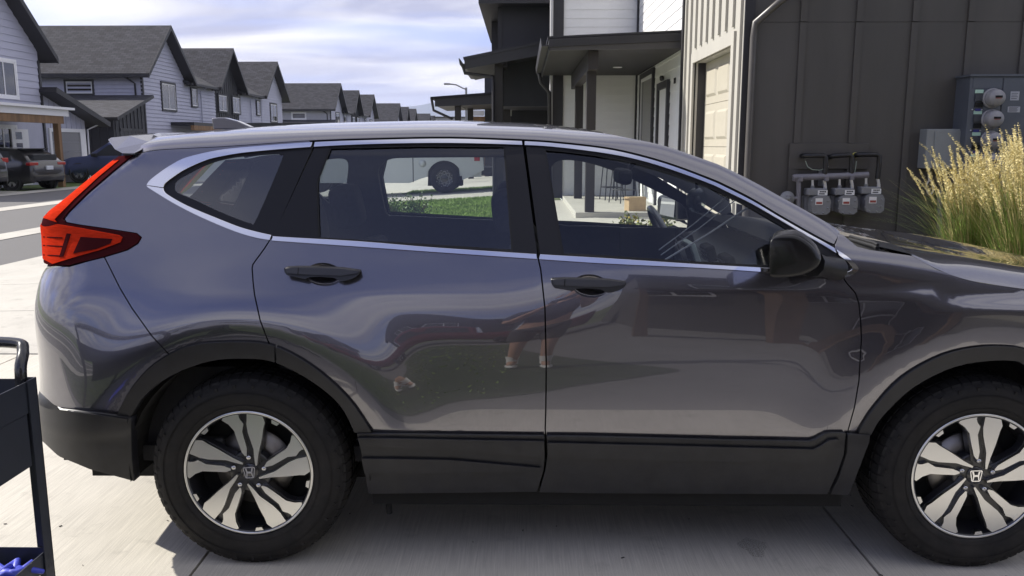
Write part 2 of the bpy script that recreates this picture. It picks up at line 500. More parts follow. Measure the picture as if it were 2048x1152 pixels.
CT = [(294, 370), (301, 360), (320, 345), (344, 329), (375, 314), (437, 300), (500, 293), (625, 284), (750, 279.5), (900, 277), (1048, 282), (1120, 287),
      (1211, 297.6), (1278, 312), (1346, 332), (1420, 360), (1452, 374.5), (1504, 401), (1556, 432), (1608, 462), (1650, 485), (1669, 496)]
CTF = [(1669, 496), (1692, 511), (1705, 522), (1712, 530), (1716, 536), (1714, 542), (1706, 548), (1690, 553)]
CTI = [(327.5, 375), (331, 367), (346, 355), (369, 340), (406, 323), (437, 314), (500, 304), (622, 294), (750, 288), (900, 286), (1048, 290), (1120, 295), (1211, 306.6),
       (1278, 320), (1346, 340.5), (1420, 367.5), (1452, 382.5), (1504, 408), (1556, 438), (1608, 468.5), (1650, 492.5), (1673, 507)]
CTIF = [(1673, 507), (1692, 522), (1700, 530), (1703, 535), (1702, 539), (1696, 542.5), (1685, 545)]
CBO = [(1686, 553), (1616, 550), (1538, 544.5), (1400, 535.5), (1214, 527), (1077, 518), (872, 504), (716, 493), (560, 482), (542, 480), (512, 475),
       (469, 462), (406, 435.6), (353, 409), (309, 382.5), (296, 374)]
CBI = [(1684, 545), (1610, 541), (1538, 535.5), (1400, 528), (1214, 516), (1078, 508), (872, 494.7), (716, 482), (560, 473), (544, 470), (487, 456),
       (437, 437), (375, 411), (336, 389), (328, 380)]
def cut(line, a, b):
    """part of a polyline with x between a and b (end points interpolated)"""
    o = []
    for i in range(len(line) - 1):
        (x1, y1), (x2, y2) = line[i], line[i + 1]
        for t in sorted(set([0.] + [(v - x1) / (x2 - x1) for v in (a, b) if x2 != x1 and 0 <= (v - x1) / (x2 - x1) <= 1] + [1.])):
            q = (x1 + (x2 - x1) * t, y1 + (y2 - y1) * t)
            if min(a, b) - 1e-6 <= q[0] <= max(a, b) + 1e-6 and (not o or abs(o[-1][0] - q[0]) + abs(o[-1][1] - q[1]) > .01): o.append(q)
    return o
sm_ = lambda l, n=4: [tuple(q) for q in catmull(l, n)]
CT, CTI, CBO, CBI, CTF, CTIF = [sm_(l) for l in (CT, CTI, CBO, CBI, CTF, CTIF)]
mid = lambda a, b: [((p[0] + q[0]) / 2, (p[1] + q[1]) / 2) for p, q in zip(a, b)]
off_ = lambda l, dx_, dy_: [(p[0] + dx_, p[1] + dy_) for p in l]

# arch outlines (pixels on the dark arch mouldings, outer and inner)
RAO = sm_([(236, 828), (263, 778.6), (308, 729), (377, 692), (457, 683), (541, 689), (620.5, 729), (695, 793.5), (744.6, 864)])
RAI = sm_([(263, 833), (293, 788.5), (347.5, 749), (422, 721.5), (496, 716.5), (551, 724), (620.5, 759), (680, 808), (710, 864)])
FAO = sm_([(1713.7, 866), (1746.5, 815), (1804, 753.7), (1886, 708.7), (1967.7, 692), (2044, 694)])
FAI = sm_([(1740, 869), (1763, 831.6), (1824, 774), (1906, 733), (1988, 720), (2044, 723)])
def arcw(c, r, a0, a1, n=14):
    return [('w', c[0] + r * math.cos(R(a0 + (a1 - a0) * i / n)), c[1] + r * math.sin(R(a0 + (a1 - a0) * i / n))) for i in range(n + 1)]

seam_q = [(629, 284), (541, 478), (528, 498), (506, 528), (504, 536), (506, 564), (509, 590), (520, 640), (535, 680), (551, 724)]   # quarter / rear door
seam_d = [(1046, 282), (1076, 515), (1081.6, 540), (1090, 618), (1092.5, 727), (1091.6, 821), (1090, 870)]                          # rear / front door
seam_f = [(1686, 552), (1692, 564), (1711, 586), (1718, 607), (1722, 647), (1723, 680), (1718, 762), (1709, 815), (1695, 865)]      # front door / fender
seam_b = [(208, 513), (211.7, 520), (239.7, 576), (263.6, 616), (303.6, 672), (338.7, 709.7)]                                       # bumper / quarter
lampR = [(268, 309), (229, 340.7), (177, 385), (138, 424), (128, 437), (133, 445), (159, 450), (206, 456.6), (273.5, 467), (282.7, 475), (276, 486.6),
         (255, 499.6), (208, 514), (138, 531), (99, 541)]
AL = [(270, 308), (310, 300), (375, 296), (440, 293), (500, 289), (625, 280.5), (750, 276), (900, 273.5), (1048, 278.5), (1120, 283.5), (1211, 294), (1278, 308),
      (1346, 328), (1420, 355.5), (1452, 369.5), (1504, 396), (1556, 427), (1608, 457), (1650, 480), (1668, 488)]
BL = [(306, 275), (345, 271), (400, 266), (450, 263), (510, 259), (630, 254.5), (752, 251.5), (900, 250), (1046, 254), (1122, 258), (1208, 267), (1272, 279),
      (1330, 292), (1412, 320), (1446, 333), (1510, 365), (1562, 394), (1615, 423), (1660, 449), (1681, 464)]
hw = lambda l: ('w', *l)

# --- quarter panel
top_q = cut(sm_(AL[:7]), 270, 620)
qp = top_q + [(620, 289)] + list(reversed(mid(cut(CT, 345, 620), cut(CT, 345, 620)))) 
qp = [(268, 309)] + top_q + [(622, 289)] + off_(list(reversed(cut(CT, 297, 620))), 3, 5)
qp += [(305, 372), (318, 382)] + off_(list(reversed(cut(CBO, 310, 540))), 0, -4) + seam_q[1:-1] + [(549, 712)]
ra_mid = [((a[0] + b[0]) / 2, (a[1] + b[1]) / 2) for a, b in zip(RAO, RAI)]
qp += list(reversed(cut(ra_mid, 338, 548))) + list(reversed(seam_b)) + [q for q in reversed(lampR[:-2])]
quarter = panel('quarter_panel', pl(qp), PAINT, suv, gap=.0022, grid=.022)
# --- rear door skin
cup = lambda dx_, dy_: [(648 + dx_ + 37 * math.cos(a) + 3 * math.sin(a), 549 + dy_ + 23.5 * math.sin(a)) for a in [2 * PI * k / 28 for k in range(28)]]
rd = [(541, 477)] + off_(list(reversed(cut(CBO, 545, 1074))), 0, -5) + seam_d[1:] + [(1089, 869), (921, 867.5), (728, 865)] + list(reversed(cut(ra_mid, 552, 727))) + list(reversed(seam_q[1:-1]))
reardoor = panel('rear_door', pl(rd), PAINT, suv, gap=.0026, holes=[pl(cup(0, 0))], grid=.03)
fd = off_(list(reversed(cut(CBO, 1079, 1684))), 0, -5) + seam_f[1:] + [(1661, 863), (1650, 865), (1630, 877), (1619, 880.5), (1463, 877.7), (1180, 871), (1091, 870)] + list(reversed(seam_d[1:]))
frontdoor = panel('front_door', pl(fd), PAINT, suv, gap=.0026, holes=[pl(cup(533, 23))], grid=.03)
# --- fender
fn = [(1679, 466), (1687, 469), (1714, 492), (1741, 499), (1818, 509.6), (1825, 511.5), (1874, 538), (1928, 558), (1982, 568.5), (2044, 577.5)]
_z0 = hit(2044, 577.5)
fn += [('w', 3.0, _z0[1] - .03), ('w', 3.2, _z0[1] - .075), ('w', 3.25, .80), ('w', 3.18, .70)] + arcw(FW, .50, 42, 92, 8)
fn += list(reversed(FAO)) + [(1697, 866)] + list(reversed(seam_f)) + [(1690, 549)] + list(reversed(off_(CTF[1:-2], -4, 2))) + [(1669, 490)]
fender = panel('front_fender', pl(fn), PAINT, suv, gap=.0022)
# --- rear bumper (painted) and dark lower
zs = lambda a, b, n=10: [a + (b - a) * i / n for i in range(n + 1)]
_zb = hit(120, 817)[1]; _zl = hit(102, 543)[1]
bp = seam_b + list(reversed(cut(ra_mid, 252, 336))) + [(247, 832), (233, 829.5), (120, 816)] + [('w', float(XE(z)) + .005, z) for z in zs(_zb + .03, _zl, 14)] + [(138, 533)]
bumper = panel('rear_bumper', pl(bp), PAINT, suv, gap=.0022, grid=.02)
zlow = hit(120, 914, Scl)[1]
lb = [(120, 819), (200, 827), (262, 836), (264, 919), (269, 963), (180, 939), (120, 914)]
lbp = pl(lb, Scl, closed=False)
lbp += [(float(XE(z)) + .006, z) for z in zs(lbp[-1][1] + .03, _zb + .025, 10)]
lowbump = panel('lower_bumper_cladding', lbp, CLAD, suv, surf=Scl, gap=.001, lip=.05, grid=.03, soft=.8)
panel('bumper_step', pl([(136, 820), (200, 829), (257, 837), (256, 846), (200, 840), (150, 829)], Scl), CLAD, lowbump, surf=Scl, off=-.008, lip=.01)
REDR = mat('reflector_red', (.55, .03, .02), rough=.2, coat=.6)
panel('rear_reflector', [(float(XE(.50)) + .01, .50), (float(XE(.46)) + .05, .46), (float(XE(.46)) + .012, .455), (float(XE(.48)) + .006, .48)], REDR, lowbump, surf=Scl, off=-.004, lip=.006)
# --- arch mouldings, sill cladding
ar_q = pl(cut(RAO, 236, 550) + list(reversed(cut(RAI, 263, 551))), S)
archq = panel('arch_moulding', ar_q, CLAD, suv, off=-.010, lip=.045, gap=.0008, grid=.03, soft=1.0)
ar_d = pl(cut(RAO, 553, 745) + list(reversed(cut(RAI, 554, 712))), S)
panel('arch_moulding', ar_d, CLAD, reardoor, off=-.010, lip=.045, gap=.0008, grid=.03, soft=1.0)
fao = [hit(*q) for q in FAO[:-1]] + [(w[1], w[2]) for w in arcw(FW, .497, 76, -8, 18)] + [(w[1], w[2]) for w in arcw(FW, .44, -8, 76, 18)] + [hit(*q) for q in reversed(FAI[:-1])]
panel('arch_moulding', fao, CLAD, suv, off=-.010, lip=.045, gap=.0008, grid=.03, soft=1.0)
c1 = [(713, 867), (921, 869.5), (1089, 871.5), (1090, 915), (1087, 943), (1074, 984), (921, 986), (736.6, 988), (722, 903)]
k1 = panel('sill_cladding', pl(c1, Scl), CLAD, reardoor, surf=Scl, gap=.001, lip=.03, grid=.03, soft=.9)
panel('cladding_ridge', pl([(716, 874), (921, 878), (1088, 881), (1089, 912), (921, 900), (722, 889)], Scl), CLAD, reardoor, surf=Scl, off=-.012, lip=.014, soft=.7)
panel('cladding_ridge', pl([(724, 915), (900, 918), (1080, 934), (1078, 940), (921, 943), (730, 945)], Scl), CLAD, reardoor, surf=Scl, off=-.012, lip=.014, soft=.8)
c2 = [(1093, 872), (1180, 873), (1463, 880), (1619, 882.5), (1631, 879), (1651, 867), (1662, 865.5), (1692, 866), (1688, 909), (1674, 949), (1655, 989), (1180, 987), (1078, 985), (1090, 943), (1094, 915)]
panel('sill_cladding', pl(c2, Scl), CLAD, frontdoor, surf=Scl, gap=.001, lip=.03, grid=.03, soft=.9)
g2 = [(1095, 884), (1180, 886), (1463, 893), (1625, 897), (1640, 890), (1656, 879), (1676, 877), (1650, 915), (1636, 924), (1463, 922), (1180, 916), (1096, 912)]
panel('cladding_ridge', pl(g2, Scl), CLAD, frontdoor, surf=Scl, off=-.012, lip=.014, soft=.7)
c3 = [(1696, 868), (1741, 870), (1739, 884), (1698, 991), (1661, 989), (1679, 954), (1694, 905)]
panel('sill_cladding', pl(c3, Scl), CLAD, fender, surf=Scl, gap=.001, lip=.04, soft=.9)
# --- roof rails, A pillars, roof
def loft(name, rows, m, parent, far=True):
    nr = len(rows); nc = len(rows[0]); res = []
    for fr_ in ([False, True] if far else [False]):
        vs = [((p[0], WID - p[1], p[2]) if fr_ else tuple(p)) for r in rows for p in r]
        fs = [(i * nc + j, (i + 1) * nc + j, (i + 1) * nc + j + 1, i * nc + j + 1) for i in range(nr - 1) for j in range(nc - 1)]
        if fr_: fs = [f[::-1] for f in fs]
        me = bpy.data.meshes.new(name); me.from_pydata(vs, [], fs); me.update()
        res.append(link(name, me, m, parent[1 if fr_ else 0] if isinstance(parent, (list, tuple)) else parent, smooth=True))
    return res
As, Bs = sm_(AL, 5), sm_(BL, 5)
A3 = []; B3 = []
for a, b in zip(As, Bs):
    x, z = hit(*a); y = float(S(x, z)); A3.append(Vector((x, y, z)))
    w = .14 + (.055 - .14) * float(sstep(1130, 1290, a[0]))
    B3.append(U(b[0], b[1], y + w))
rows = []
for a, b in zip(A3, B3):
    h = (b.z - a.z) * .72
    c = a + Vector((0, h * .55, h)) + Vector(((b.x - a.x) * .4, 0, 0))
    rows.append([a * (1 - t) ** 2 + c * 2 * t * (1 - t) + b * t * t for t in [k / 8 for k in range(9)]])
rail = loft('roof_rail', rows, PAINT, suv)
SIL = [(306, 269), (345, 265), (400, 260), (450, 256), (510, 252), (630, 246.5), (752, 244), (900, 242.5), (1046, 247), (1122, 252), (1208, 262)]
SILs = sm_(SIL, 5)
rows = []
for i, s_ in enumerate(SILs):
    b = B3[i]; zc_ = U(s_[0], s_[1], .80).z + .004
    rows.append([Vector((b.x - .10 * (1 - v * v) * float(sstep(-.2, -.7, b.x)) + .0, b.y + (WID - 2 * b.y) * (v + 1) / 2, b.z + (zc_ - b.z) * (1 - abs(v) ** 2.2))) for v in [k / 12 - 1 for k in range(25)]])
roof = loft('roof', rows, PAINT, suv, far=False)[0]
roof_front = rows[-1]
# windshield glass between the pillars, hood, cowl
i0 = len(SILs) - 1
wr = []
n_ = len(B3) - 1
for i in range(i0, n_ + 1):
    b = B3[i]; t = (i - i0) / (n_ - i0)
    wr.append([Vector((b.x + (.0 + .05 * t) * (1 - v * v), b.y + (WID - 2 * b.y) * (v + 1) / 2, b.z - .01 * (1 - v * v))) for v in [k / 12 - 1 for k in range(25)]])
loft('windshield', wr, CLEAR, suv, far=False)
hs = [hit(*p) for p in [(1824, 511.5), (1874, 538), (1928, 558), (1982, 568.5), (2044, 577.5)]]
seam3 = [Vector((x, float(S(x, z)) + .003, z)) for x, z in hs] + [Vector((x, float(S(x, z)) + .003, z)) for x, z in ((3.0, _z0[1] - .035), (3.2, _z0[1] - .085), (3.38, _z0[1] - .15))]
crea3 = [U(a_, b_, seam3[k].y + w_) for k, (a_, b_, w_) in enumerate(((1821, 509.5, .015), (1876, 515.5, .09), (1930, 522, .12), (1984, 529.5, .13), (2047, 538.5, .13)))]
crea3 += [crea3[-1] + Vector((.16, .03, -.015)), crea3[-1] + Vector((.36, .08, -.055)), crea3[-1] + Vector((.52, .16, -.12))]
crow3 = [U(a_, b_, .55) for a_, b_ in ((1748, 477.5), (1815, 491.5), (1880, 505), (1955, 518.5), (2048, 536))]
crow3 += [crow3[-1] + Vector((.22, .0, -.012)), crow3[-1] + Vector((.46, .0, -.05)), crow3[-1] + Vector((.64, .0, -.11))]
cent3 = [Vector((q.x - (.06 if k < 3 else 0), .93, q.z + .006)) for k, q in enumerate(crow3)]
rs = []
for l in (seam3, crea3, crow3, cent3): rs.append([Vector(q) for q in catmull([tuple(v) for v in l], 4)])
hrows = []
for k in range(len(rs[0])):
    a_, b_, c_, d_ = [r_[k] for r_ in rs]
    side = [a_, a_ * .55 + b_ * .45 + Vector((0, -.004, .004)), b_ * .93 + a_ * .07]
    top = [b_ * .96 + c_ * .04 + Vector((0, 0, .004)), b_ * .7 + c_ * .3 + Vector((0, 0, .012)), b_ * .35 + c_ * .65 + Vector((0, 0, .008)), c_, d_]
    half = side + top
    hrows.append(half + [Vector((q.x, WID - q.y, q.z)) for q in reversed(half[:-1])])
loft('hood', hrows, PAINT, suv, far=False)
cw0, cw1 = U(1716, 484, .55), U(1800, 504, .2)
cow = MB(); cow.add([(1.93, .10, cw1.z + .03), (2.42, .10, cw1.z - .02), (2.42, WID - .10, cw1.z - .02), (1.93, WID - .10, cw1.z + .03)], [(0, 1, 2, 3)])
cow.build('cowl', BLK, suv)
wq = [U(a_, b_, y_) for a_, b_, y_ in ((1755, 496, .3), (1748, 492, .34), (1700, 478, .75))]
wip = MB().tube(wq, .009, 6).tube([q + Vector((0, 0, .012)) for q in wq], .006, 6)
wip.build('wiper', RUBB, suv)
# --- window frames, glass, chrome
inq = list(cut(CTI, 327.5, 623)) + [(627, 290), (543, 474)] + list(cut(CBI, 541, 328))
inq = [(327.5, 376)] + cut(CTI, 328, 622) + [(625, 292), (544, 472)] + cut(CBI, 543, 329)
qhole = sm_([(348, 374), (353, 361), (390, 340), (422, 326), (469, 315), (547, 308), (561, 311), (563, 320), (512, 439), (501, 446), (487, 443), (437, 423), (390, 401), (353, 385), (348, 374)], 3)[:-1]
qw = panel('quarter_window_surround', pl(off_(inq, 0, 0)), TRIMB, quarter, off=.004, holes=[pl(qhole)], gap=-.003)
panel('quarter_window', pl(inq), TINT2, quarter, off=.006, lip=0)
rfo = [(629, 292)] + cut(CTI, 630, 1045) + [(1047, 291), (1076, 511)] + off_(cut(CBI, 1074, 546), 0, 3) + [(543, 474)]
rgl = [(660, 294), (840, 290), (1010, 291), (1026, 503), (872, 493), (636, 478), (632.5, 366), (635, 358)]
panel('window_frame', pl(rfo), TRIMB, reardoor, off=.002, holes=[pl(rgl)], gap=.0025)
panel('window_seal', pl(off_(rgl, 0, 0)), RUBB, reardoor, off=.004, lip=0, gap=-.004, holes=[clean(inset(clean(pl(rgl)), .006))])
panel('window_glass', pl(rgl), TINT, reardoor, off=.012, lip=0, gap=-.008)
ffo = [(1050, 291)] + cut(CTI, 1052, 1672) + [(1676, 512), (1683, 546)] + off_(cut(CBI, 1680, 1082), 0, 3) + [(1079, 510)]
fgl = [(1088, 297)] + off_(cut(CTI, 1120, 1575), 0, 5) + [(1580, 458), (1590, 540)] + off_(cut(CBI, 1560, 1140), 0, -1) + [(1125, 511)]
panel('window_frame', pl(ffo), TRIMB, frontdoor, off=.002, holes=[pl(fgl)], gap=.0025)
panel('window_seal', pl(fgl), RUBB, frontdoor, off=.004, lip=0, gap=-.004, holes=[clean(inset(clean(pl(fgl)), .006))])
panel('window_glass', pl(fgl), CLEAR, frontdoor, off=.012, lip=0, gap=-.008)
panel('pillar_garnish', pl([(1673, 508), (1692, 522), (1702, 535), (1696, 542), (1686, 545)]), TRIMB, fender, off=.002, lip=.01)
def strip(name, a, b, parent):
    panel(name, pl(list(a) + list(reversed(list(b))), step=10), CHROME, parent, off=-.006, lip=.012, gap=.0006, grid=.02, soft=1.4)
strip('chrome_trim', cut(CT, 294, 625) , cut(CTI, 327, 622), quarter)
strip('chrome_trim', [(294, 371)] + list(reversed(cut(CBO, 296, 540))), [(327.5, 376)] + list(reversed(cut(CBI, 328, 543))), quarter)
strip('chrome_trim', cut(CT, 630, 1044), cut(CTI, 628, 1045), reardoor)
strip('chrome_trim', list(reversed(cut(CBO, 544, 1074))), list(reversed(cut(CBI, 546, 1073))), reardoor)
strip('chrome_trim', cut(CT, 1049, 1668), cut(CTI, 1049, 1672), frontdoor)
strip('chrome_trim', list(reversed(cut(CBO, 1078, 1684))), list(reversed(cut(CBI, 1080, 1682))), frontdoor)
strip('chrome_trim', CTF[1:], CTIF[1:], fender)
# inner dark shell behind the skins so that the seams and arches read dark
shell = [(265, 330), (330, 300)] + [(345, 335), (600, 300)] + [(640, 296), (1000, 293), (1060, 296), (1200, 310), (1300, 330), (1400, 362)]
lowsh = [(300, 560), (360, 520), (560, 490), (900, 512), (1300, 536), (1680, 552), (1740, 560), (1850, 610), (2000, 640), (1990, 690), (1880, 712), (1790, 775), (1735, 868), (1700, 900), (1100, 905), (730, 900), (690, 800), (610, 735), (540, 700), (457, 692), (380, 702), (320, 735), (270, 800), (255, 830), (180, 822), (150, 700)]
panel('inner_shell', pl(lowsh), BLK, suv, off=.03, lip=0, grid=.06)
# --- tail lamp
LRED = mat('lamp_red', (.47, .028, .010), rough=.6, coat=.0, spec=.0, var=.2, vscale=25, stretch=(1, 1, 6))
LDRK = mat('lamp_dark_red', (.045, .008, .010), rough=.6, spec=.0)
_ztop, _zbot = hit(245, 312)[1], hit(110, 538)[1]
lamp_o = pl(lampR[:-1], closed=False) + [(float(XE(z)) + .006, z) for z in zs(_zbot, _ztop, 24)]
lamp = panel('tail_lamp', lamp_o, LDRK, suv, off=-.006, lip=.02, gap=.0015, grid=.02, soft=1.0)
zmid = hit(133, 441)[1]
r1 = pl([(240, 320), (200, 353), (151, 398), (112, 438), (116, 444)], closed=False) + [(float(XE(z)) + .008, z) for z in zs(zmid + .0, hit(232, 320)[1], 12)]
panel('lamp_lens', r1, LRED, lamp, off=-.011, lip=.006, grid=.02, soft=1.2)
r2 = pl([(118, 448), (160, 455), (240, 470), (247, 474), (243, 484), (200, 500), (150, 514), (108, 527)], closed=False) + [(float(XE(z)) + .008, z) for z in zs(hit(100, 527)[1], zmid - .012, 8)]
panel('lamp_lens', r2, LRED, lamp, off=-.011, lip=.006, grid=.02, soft=1.2)
panel('lamp_pocket', pl([(165, 473), (228, 477), (224, 486), (196, 497), (150, 506)]), LDRK, lamp, off=-.0135, lip=.003, soft=1)
panel('lamp_bar', pl([(137, 466), (145, 467), (130, 512), (122, 513)]), LDRK, lamp, off=-.0135, lip=.003, soft=1)
for yy in (472, 489, 508):
    panel('lamp_rib', pl([(90, yy), (128, yy + 2), (128, yy + 4), (90, yy + 2)]), LDRK, lamp, off=-.0132, lip=.002, side='near')
# --- spoiler and tailgate
spv = [(216, 279, .33), (222, 275.5, .35), (260, 272, .37), (308, 268.5, .39), (300, 283, .31), (283, 300, .25), (268, 308, .235), (245, 307, .235), (230, 299, .26)]
sp = [U(*q) for q in spv]
spm = MB(); n = len(sp); cxs = sum(p.x for p in sp) / n; czs = sum(p.z for p in sp) / n
rings = []
for yy in (0, .5, .75, .93, 1.11, 1.36, 2):
    bow = 1 - ((min(max(yy, .25), 1.61) - .93) / .69) ** 2
    rings.append([(q.x - .04 * bow, q.y if yy == 0 else (WID - q.y if yy == 2 else yy), q.z + .012 * bow) for q in sp])
vs = [v for r_ in rings for v in r_]; fs = [tuple(range(n))] + [tuple(range((len(rings) - 1) * n, len(rings) * n))[::-1]]
for i in range(len(rings) - 1):
    for k in range(n): fs.append((i * n + k, (i + 1) * n + k, (i + 1) * n + (k + 1) % n, i * n + (k + 1) % n))
spm.add(vs, fs); spo = spm.build('spoiler', PAINT, suv)
mdf = spo.modifiers.new('bevel', 'BEVEL'); mdf.width = .006; mdf.segments = 3; mdf.limit_method = 'ANGLE'
gate = []
for z in zs(.36, 1.5, 20):
    xe = float(XE(z)); y0 = float(S(xe + .004, z))
    gate.append([(xe - .03 * (1 - v * v), y0 + (WID - 2 * y0) * (v + 1) / 2, z) for v in [k / 6 - 1 for k in range(13)]])
gate_o = loft('tailgate', [r_ for r_ in gate], PAINT, suv, far=False)[0]
rwin = []
for z in zs(1.08, 1.46, 6):
    xe = float(XE(z)); rwin.append([(xe - .03 * (1 - v * v) - .006, .93 + v * .42, z) for v in [k / 6 - 1 for k in range(13)]])
loft('rear_window', rwin, TRIMB, gate_o, far=False)
# --- shark fin aerial
fin = [U(a, b, .93) for a, b in [(428, 237), (440, 235.5), (453, 235.5), (478, 242), (505, 254), (505, 259), (431, 259)]]
fm = MB(); ct = [(p.x, p.z) for p in fin]
fm.prism(ct, .90, .96)
fo_ = fm.build('aerial_fin', mat('paint_plain', (.16, .155, .17), rough=.35, metal=.5, coat=1.0), suv)
b_ = fo_.modifiers.new('bevel', 'BEVEL'); b_.width = .012; b_.segments = 3
# --- door handles
HBLK = mat('handle_black', (.013, .013, .015), rough=.38)
for door, dx_, dy_ in ((reardoor, 0, 0), (frontdoor, 533, 23)):
    co_ = clean(pl(cup(dx_, dy_)))
    for sd in (0, 1):
        vs = []; fs = []; n = len(co_); cx_ = sum(p[0] for p in co_) / n; cz_ = sum(p[1] for p in co_) / n
        for k, dd in ((1.0, .0), (.93, .006), (.75, .014), (.45, .020), (.12, .022)):
            for p in co_:
                x, z = cx_ + (p[0] - cx_) * k, cz_ + (p[1] - cz_) * k; y = float(S(x, z)) + dd
                vs.append((x, WID - y if sd else y, z))
        for i in range(4):
            for k in range(n):
                f = (i * n + k, i * n + (k + 1) % n, (i + 1) * n + (k + 1) % n, (i + 1) * n + k); fs.append(f[::-1] if sd else f)
        fs.append(tuple(range(4 * n, 5 * n)) if not sd else tuple(range(4 * n, 5 * n))[::-1])
        me = bpy.data.meshes.new('handle_cup'); me.from_pydata(vs, [], fs); me.update(); link('handle_cup', me, PAINT, door[sd], True)
    hb = off_([(569, 536), (572, 534.5), (597, 533.5), (640, 534.5), (685, 536.5), (719, 541.5), (719.5, 545), (714, 552), (705, 557), (690, 561.5), (682, 562), (668, 555), (640, 553), (617, 554), (612, 558), (590, 553), (575, 550), (570, 544)], dx_, dy_)
    h = panel('handle', pl(hb, off=-.03), HBLK, door, off=-.036, lip=.034, grid=.02, soft=1.2)
    ht = off_([(571, 536), (597, 534.5), (685, 537), (717, 542), (716, 546), (684, 551), (640, 550), (597, 548), (575, 546)], dx_, dy_)
    panel('handle_top', pl(ht, off=-.036), mat('handle_black_top', (.03, .03, .034), rough=.35), door, off=-.041, lip=.006, grid=.02, soft=1.5)
    panel('handle_split', pl(off_([(596, 535), (598, 535), (597, 549), (595, 549)], dx_, dy_), off=-.04), BLK, door, off=-.0415, lip=0)
# --- door mirror
def mirror(sd):
    prof = [(1540, 500), (1541, 484), (1546, 475), (1556, 470.5), (1572, 469), (1594, 470), (1612, 479), (1628, 493), (1638, 508), (1642, 519), (1638, 530), (1626, 540), (1604, 549), (1570, 553.5), (1546, 553), (1540, 546)]
    q = [U(a, b, -.18) for a, b in catmull(prof, 3, True)]
    n = len(q); cx_ = sum(p.x for p in q) / n; cz_ = sum(p.z for p in q) / n
    xl0 = min(p.x for p in q); rings = []
    for k, yy, sx_ in ((.84, -.206, 0), (.94, -.204, 0), (.99, -.197, 0), (1.0, -.18, 0), (1.0, -.06, 0), (.96, .0, 0), (.80, .03, 0)):
        rings.append([(xl0 + (p.x - xl0) * k + .34 * (yy + .18), yy, cz_ + (p.z - cz_) * k) for p in q])
    vs = [v for r_ in rings for v in r_]; fs = [tuple(range(n)), tuple(range(6 * n, 7 * n))[::-1]]
    for i in range(6):
        for k in range(n): fs.append((i * n + k, (i + 1) * n + k, (i + 1) * n + (k + 1) % n, i * n + (k + 1) % n))
    if sd: vs = [(a, WID - b, c) for a, b, c in vs]
    m_ = MB().add(vs, fs, True)
    h = m_.build('door_mirror', mat('mirror_shell', (.006, .006, .007), rough=.27, spec=.4, bump=.05, bscale=700, bdist=.0005), frontdoor[sd])
    
    arm = MB(); f = (lambda v: (v[0], WID - v[1], v[2])) if sd else (lambda v: v)
    a0 = U(1625, 528, -.06); a1 = U(1672, 538, .05)
    arm.tube([f(tuple(a0)), f(tuple((a0 + a1) / 2)), f(tuple(a1))], [.045, .035, .045], 10)
    arm.build('mirror_arm', TRIMB, frontdoor[sd])
    g = [U(a, b, -.1) for a, b in ((1541, 500), (1548, 482), (1542, 546))]
    gm = MB(); xg = xl0 - .004
    gv = [(xg + .34 * (v_[0] + .18), v_[0], cz_ + v_[1]) for v_ in ((-.17, -.05), (-.01, -.055), (0, .045), (-.15, .05))]
    gm.add([f(v) for v in gv], [(0, 1, 2, 3)])
    gm.build('mirror_glass', mat('mirror_silver', (.8, .82, .85), rough=.02, metal=1), frontdoor[sd])
mirror(0); mirror(1)
# --- wheels
TYRE = mat('tyre_rubber', (.0095, .0092, .0095), rough=.7, spec=.3, var=.3, vscale=30, bump=.2, bscale=250, bdist=.001)
dusty(TYRE, -.05, .9, .16, (.16, .14, .115))
ALU = mat('machined_alloy', (.70, .70, .69), rough=.28, metal=1.0, bump=.02, bscale=1500, bdist=.0003)
DGREY = mat('wheel_dark_paint', (.022, .022, .025), rough=.3, coat=.3)
DISC = mat('brake_disc', (.33, .31, .29), rough=.4, metal=1.0)
RR = .2375
def spoke_polys():
    LB = [(-.30, .915), (-.07, .955), (-.045, .87), (.003, .80), (-.03, .67), (.014, .40), (-.002, .28), (-.026, .28), (-.07, .34), (-.117, .526), (-.155, .697), (-.23, .80), (-.325, .87)]
    RB = [(.07, .955), (.31, .905), (.335, .80), (.305, .726), (.255, .526), (.182, .297), (.142, .12), (.116, .12), (.112, .25), (.116, .383), (.055, .654), (.047, .79), (.06, .87)]
    return LB, RB
def add_poly(mb, poly, y0, y1, ang=0, bev=0.0):
    c, s_ = math.cos(ang), math.sin(ang)
    pr = [((x * c - z * s_) * RR, (x * s_ + z * c) * RR) for x, z in poly]
    mb.prism(pr, y0, y1)
wheel = empty('wheel', parent=suv)
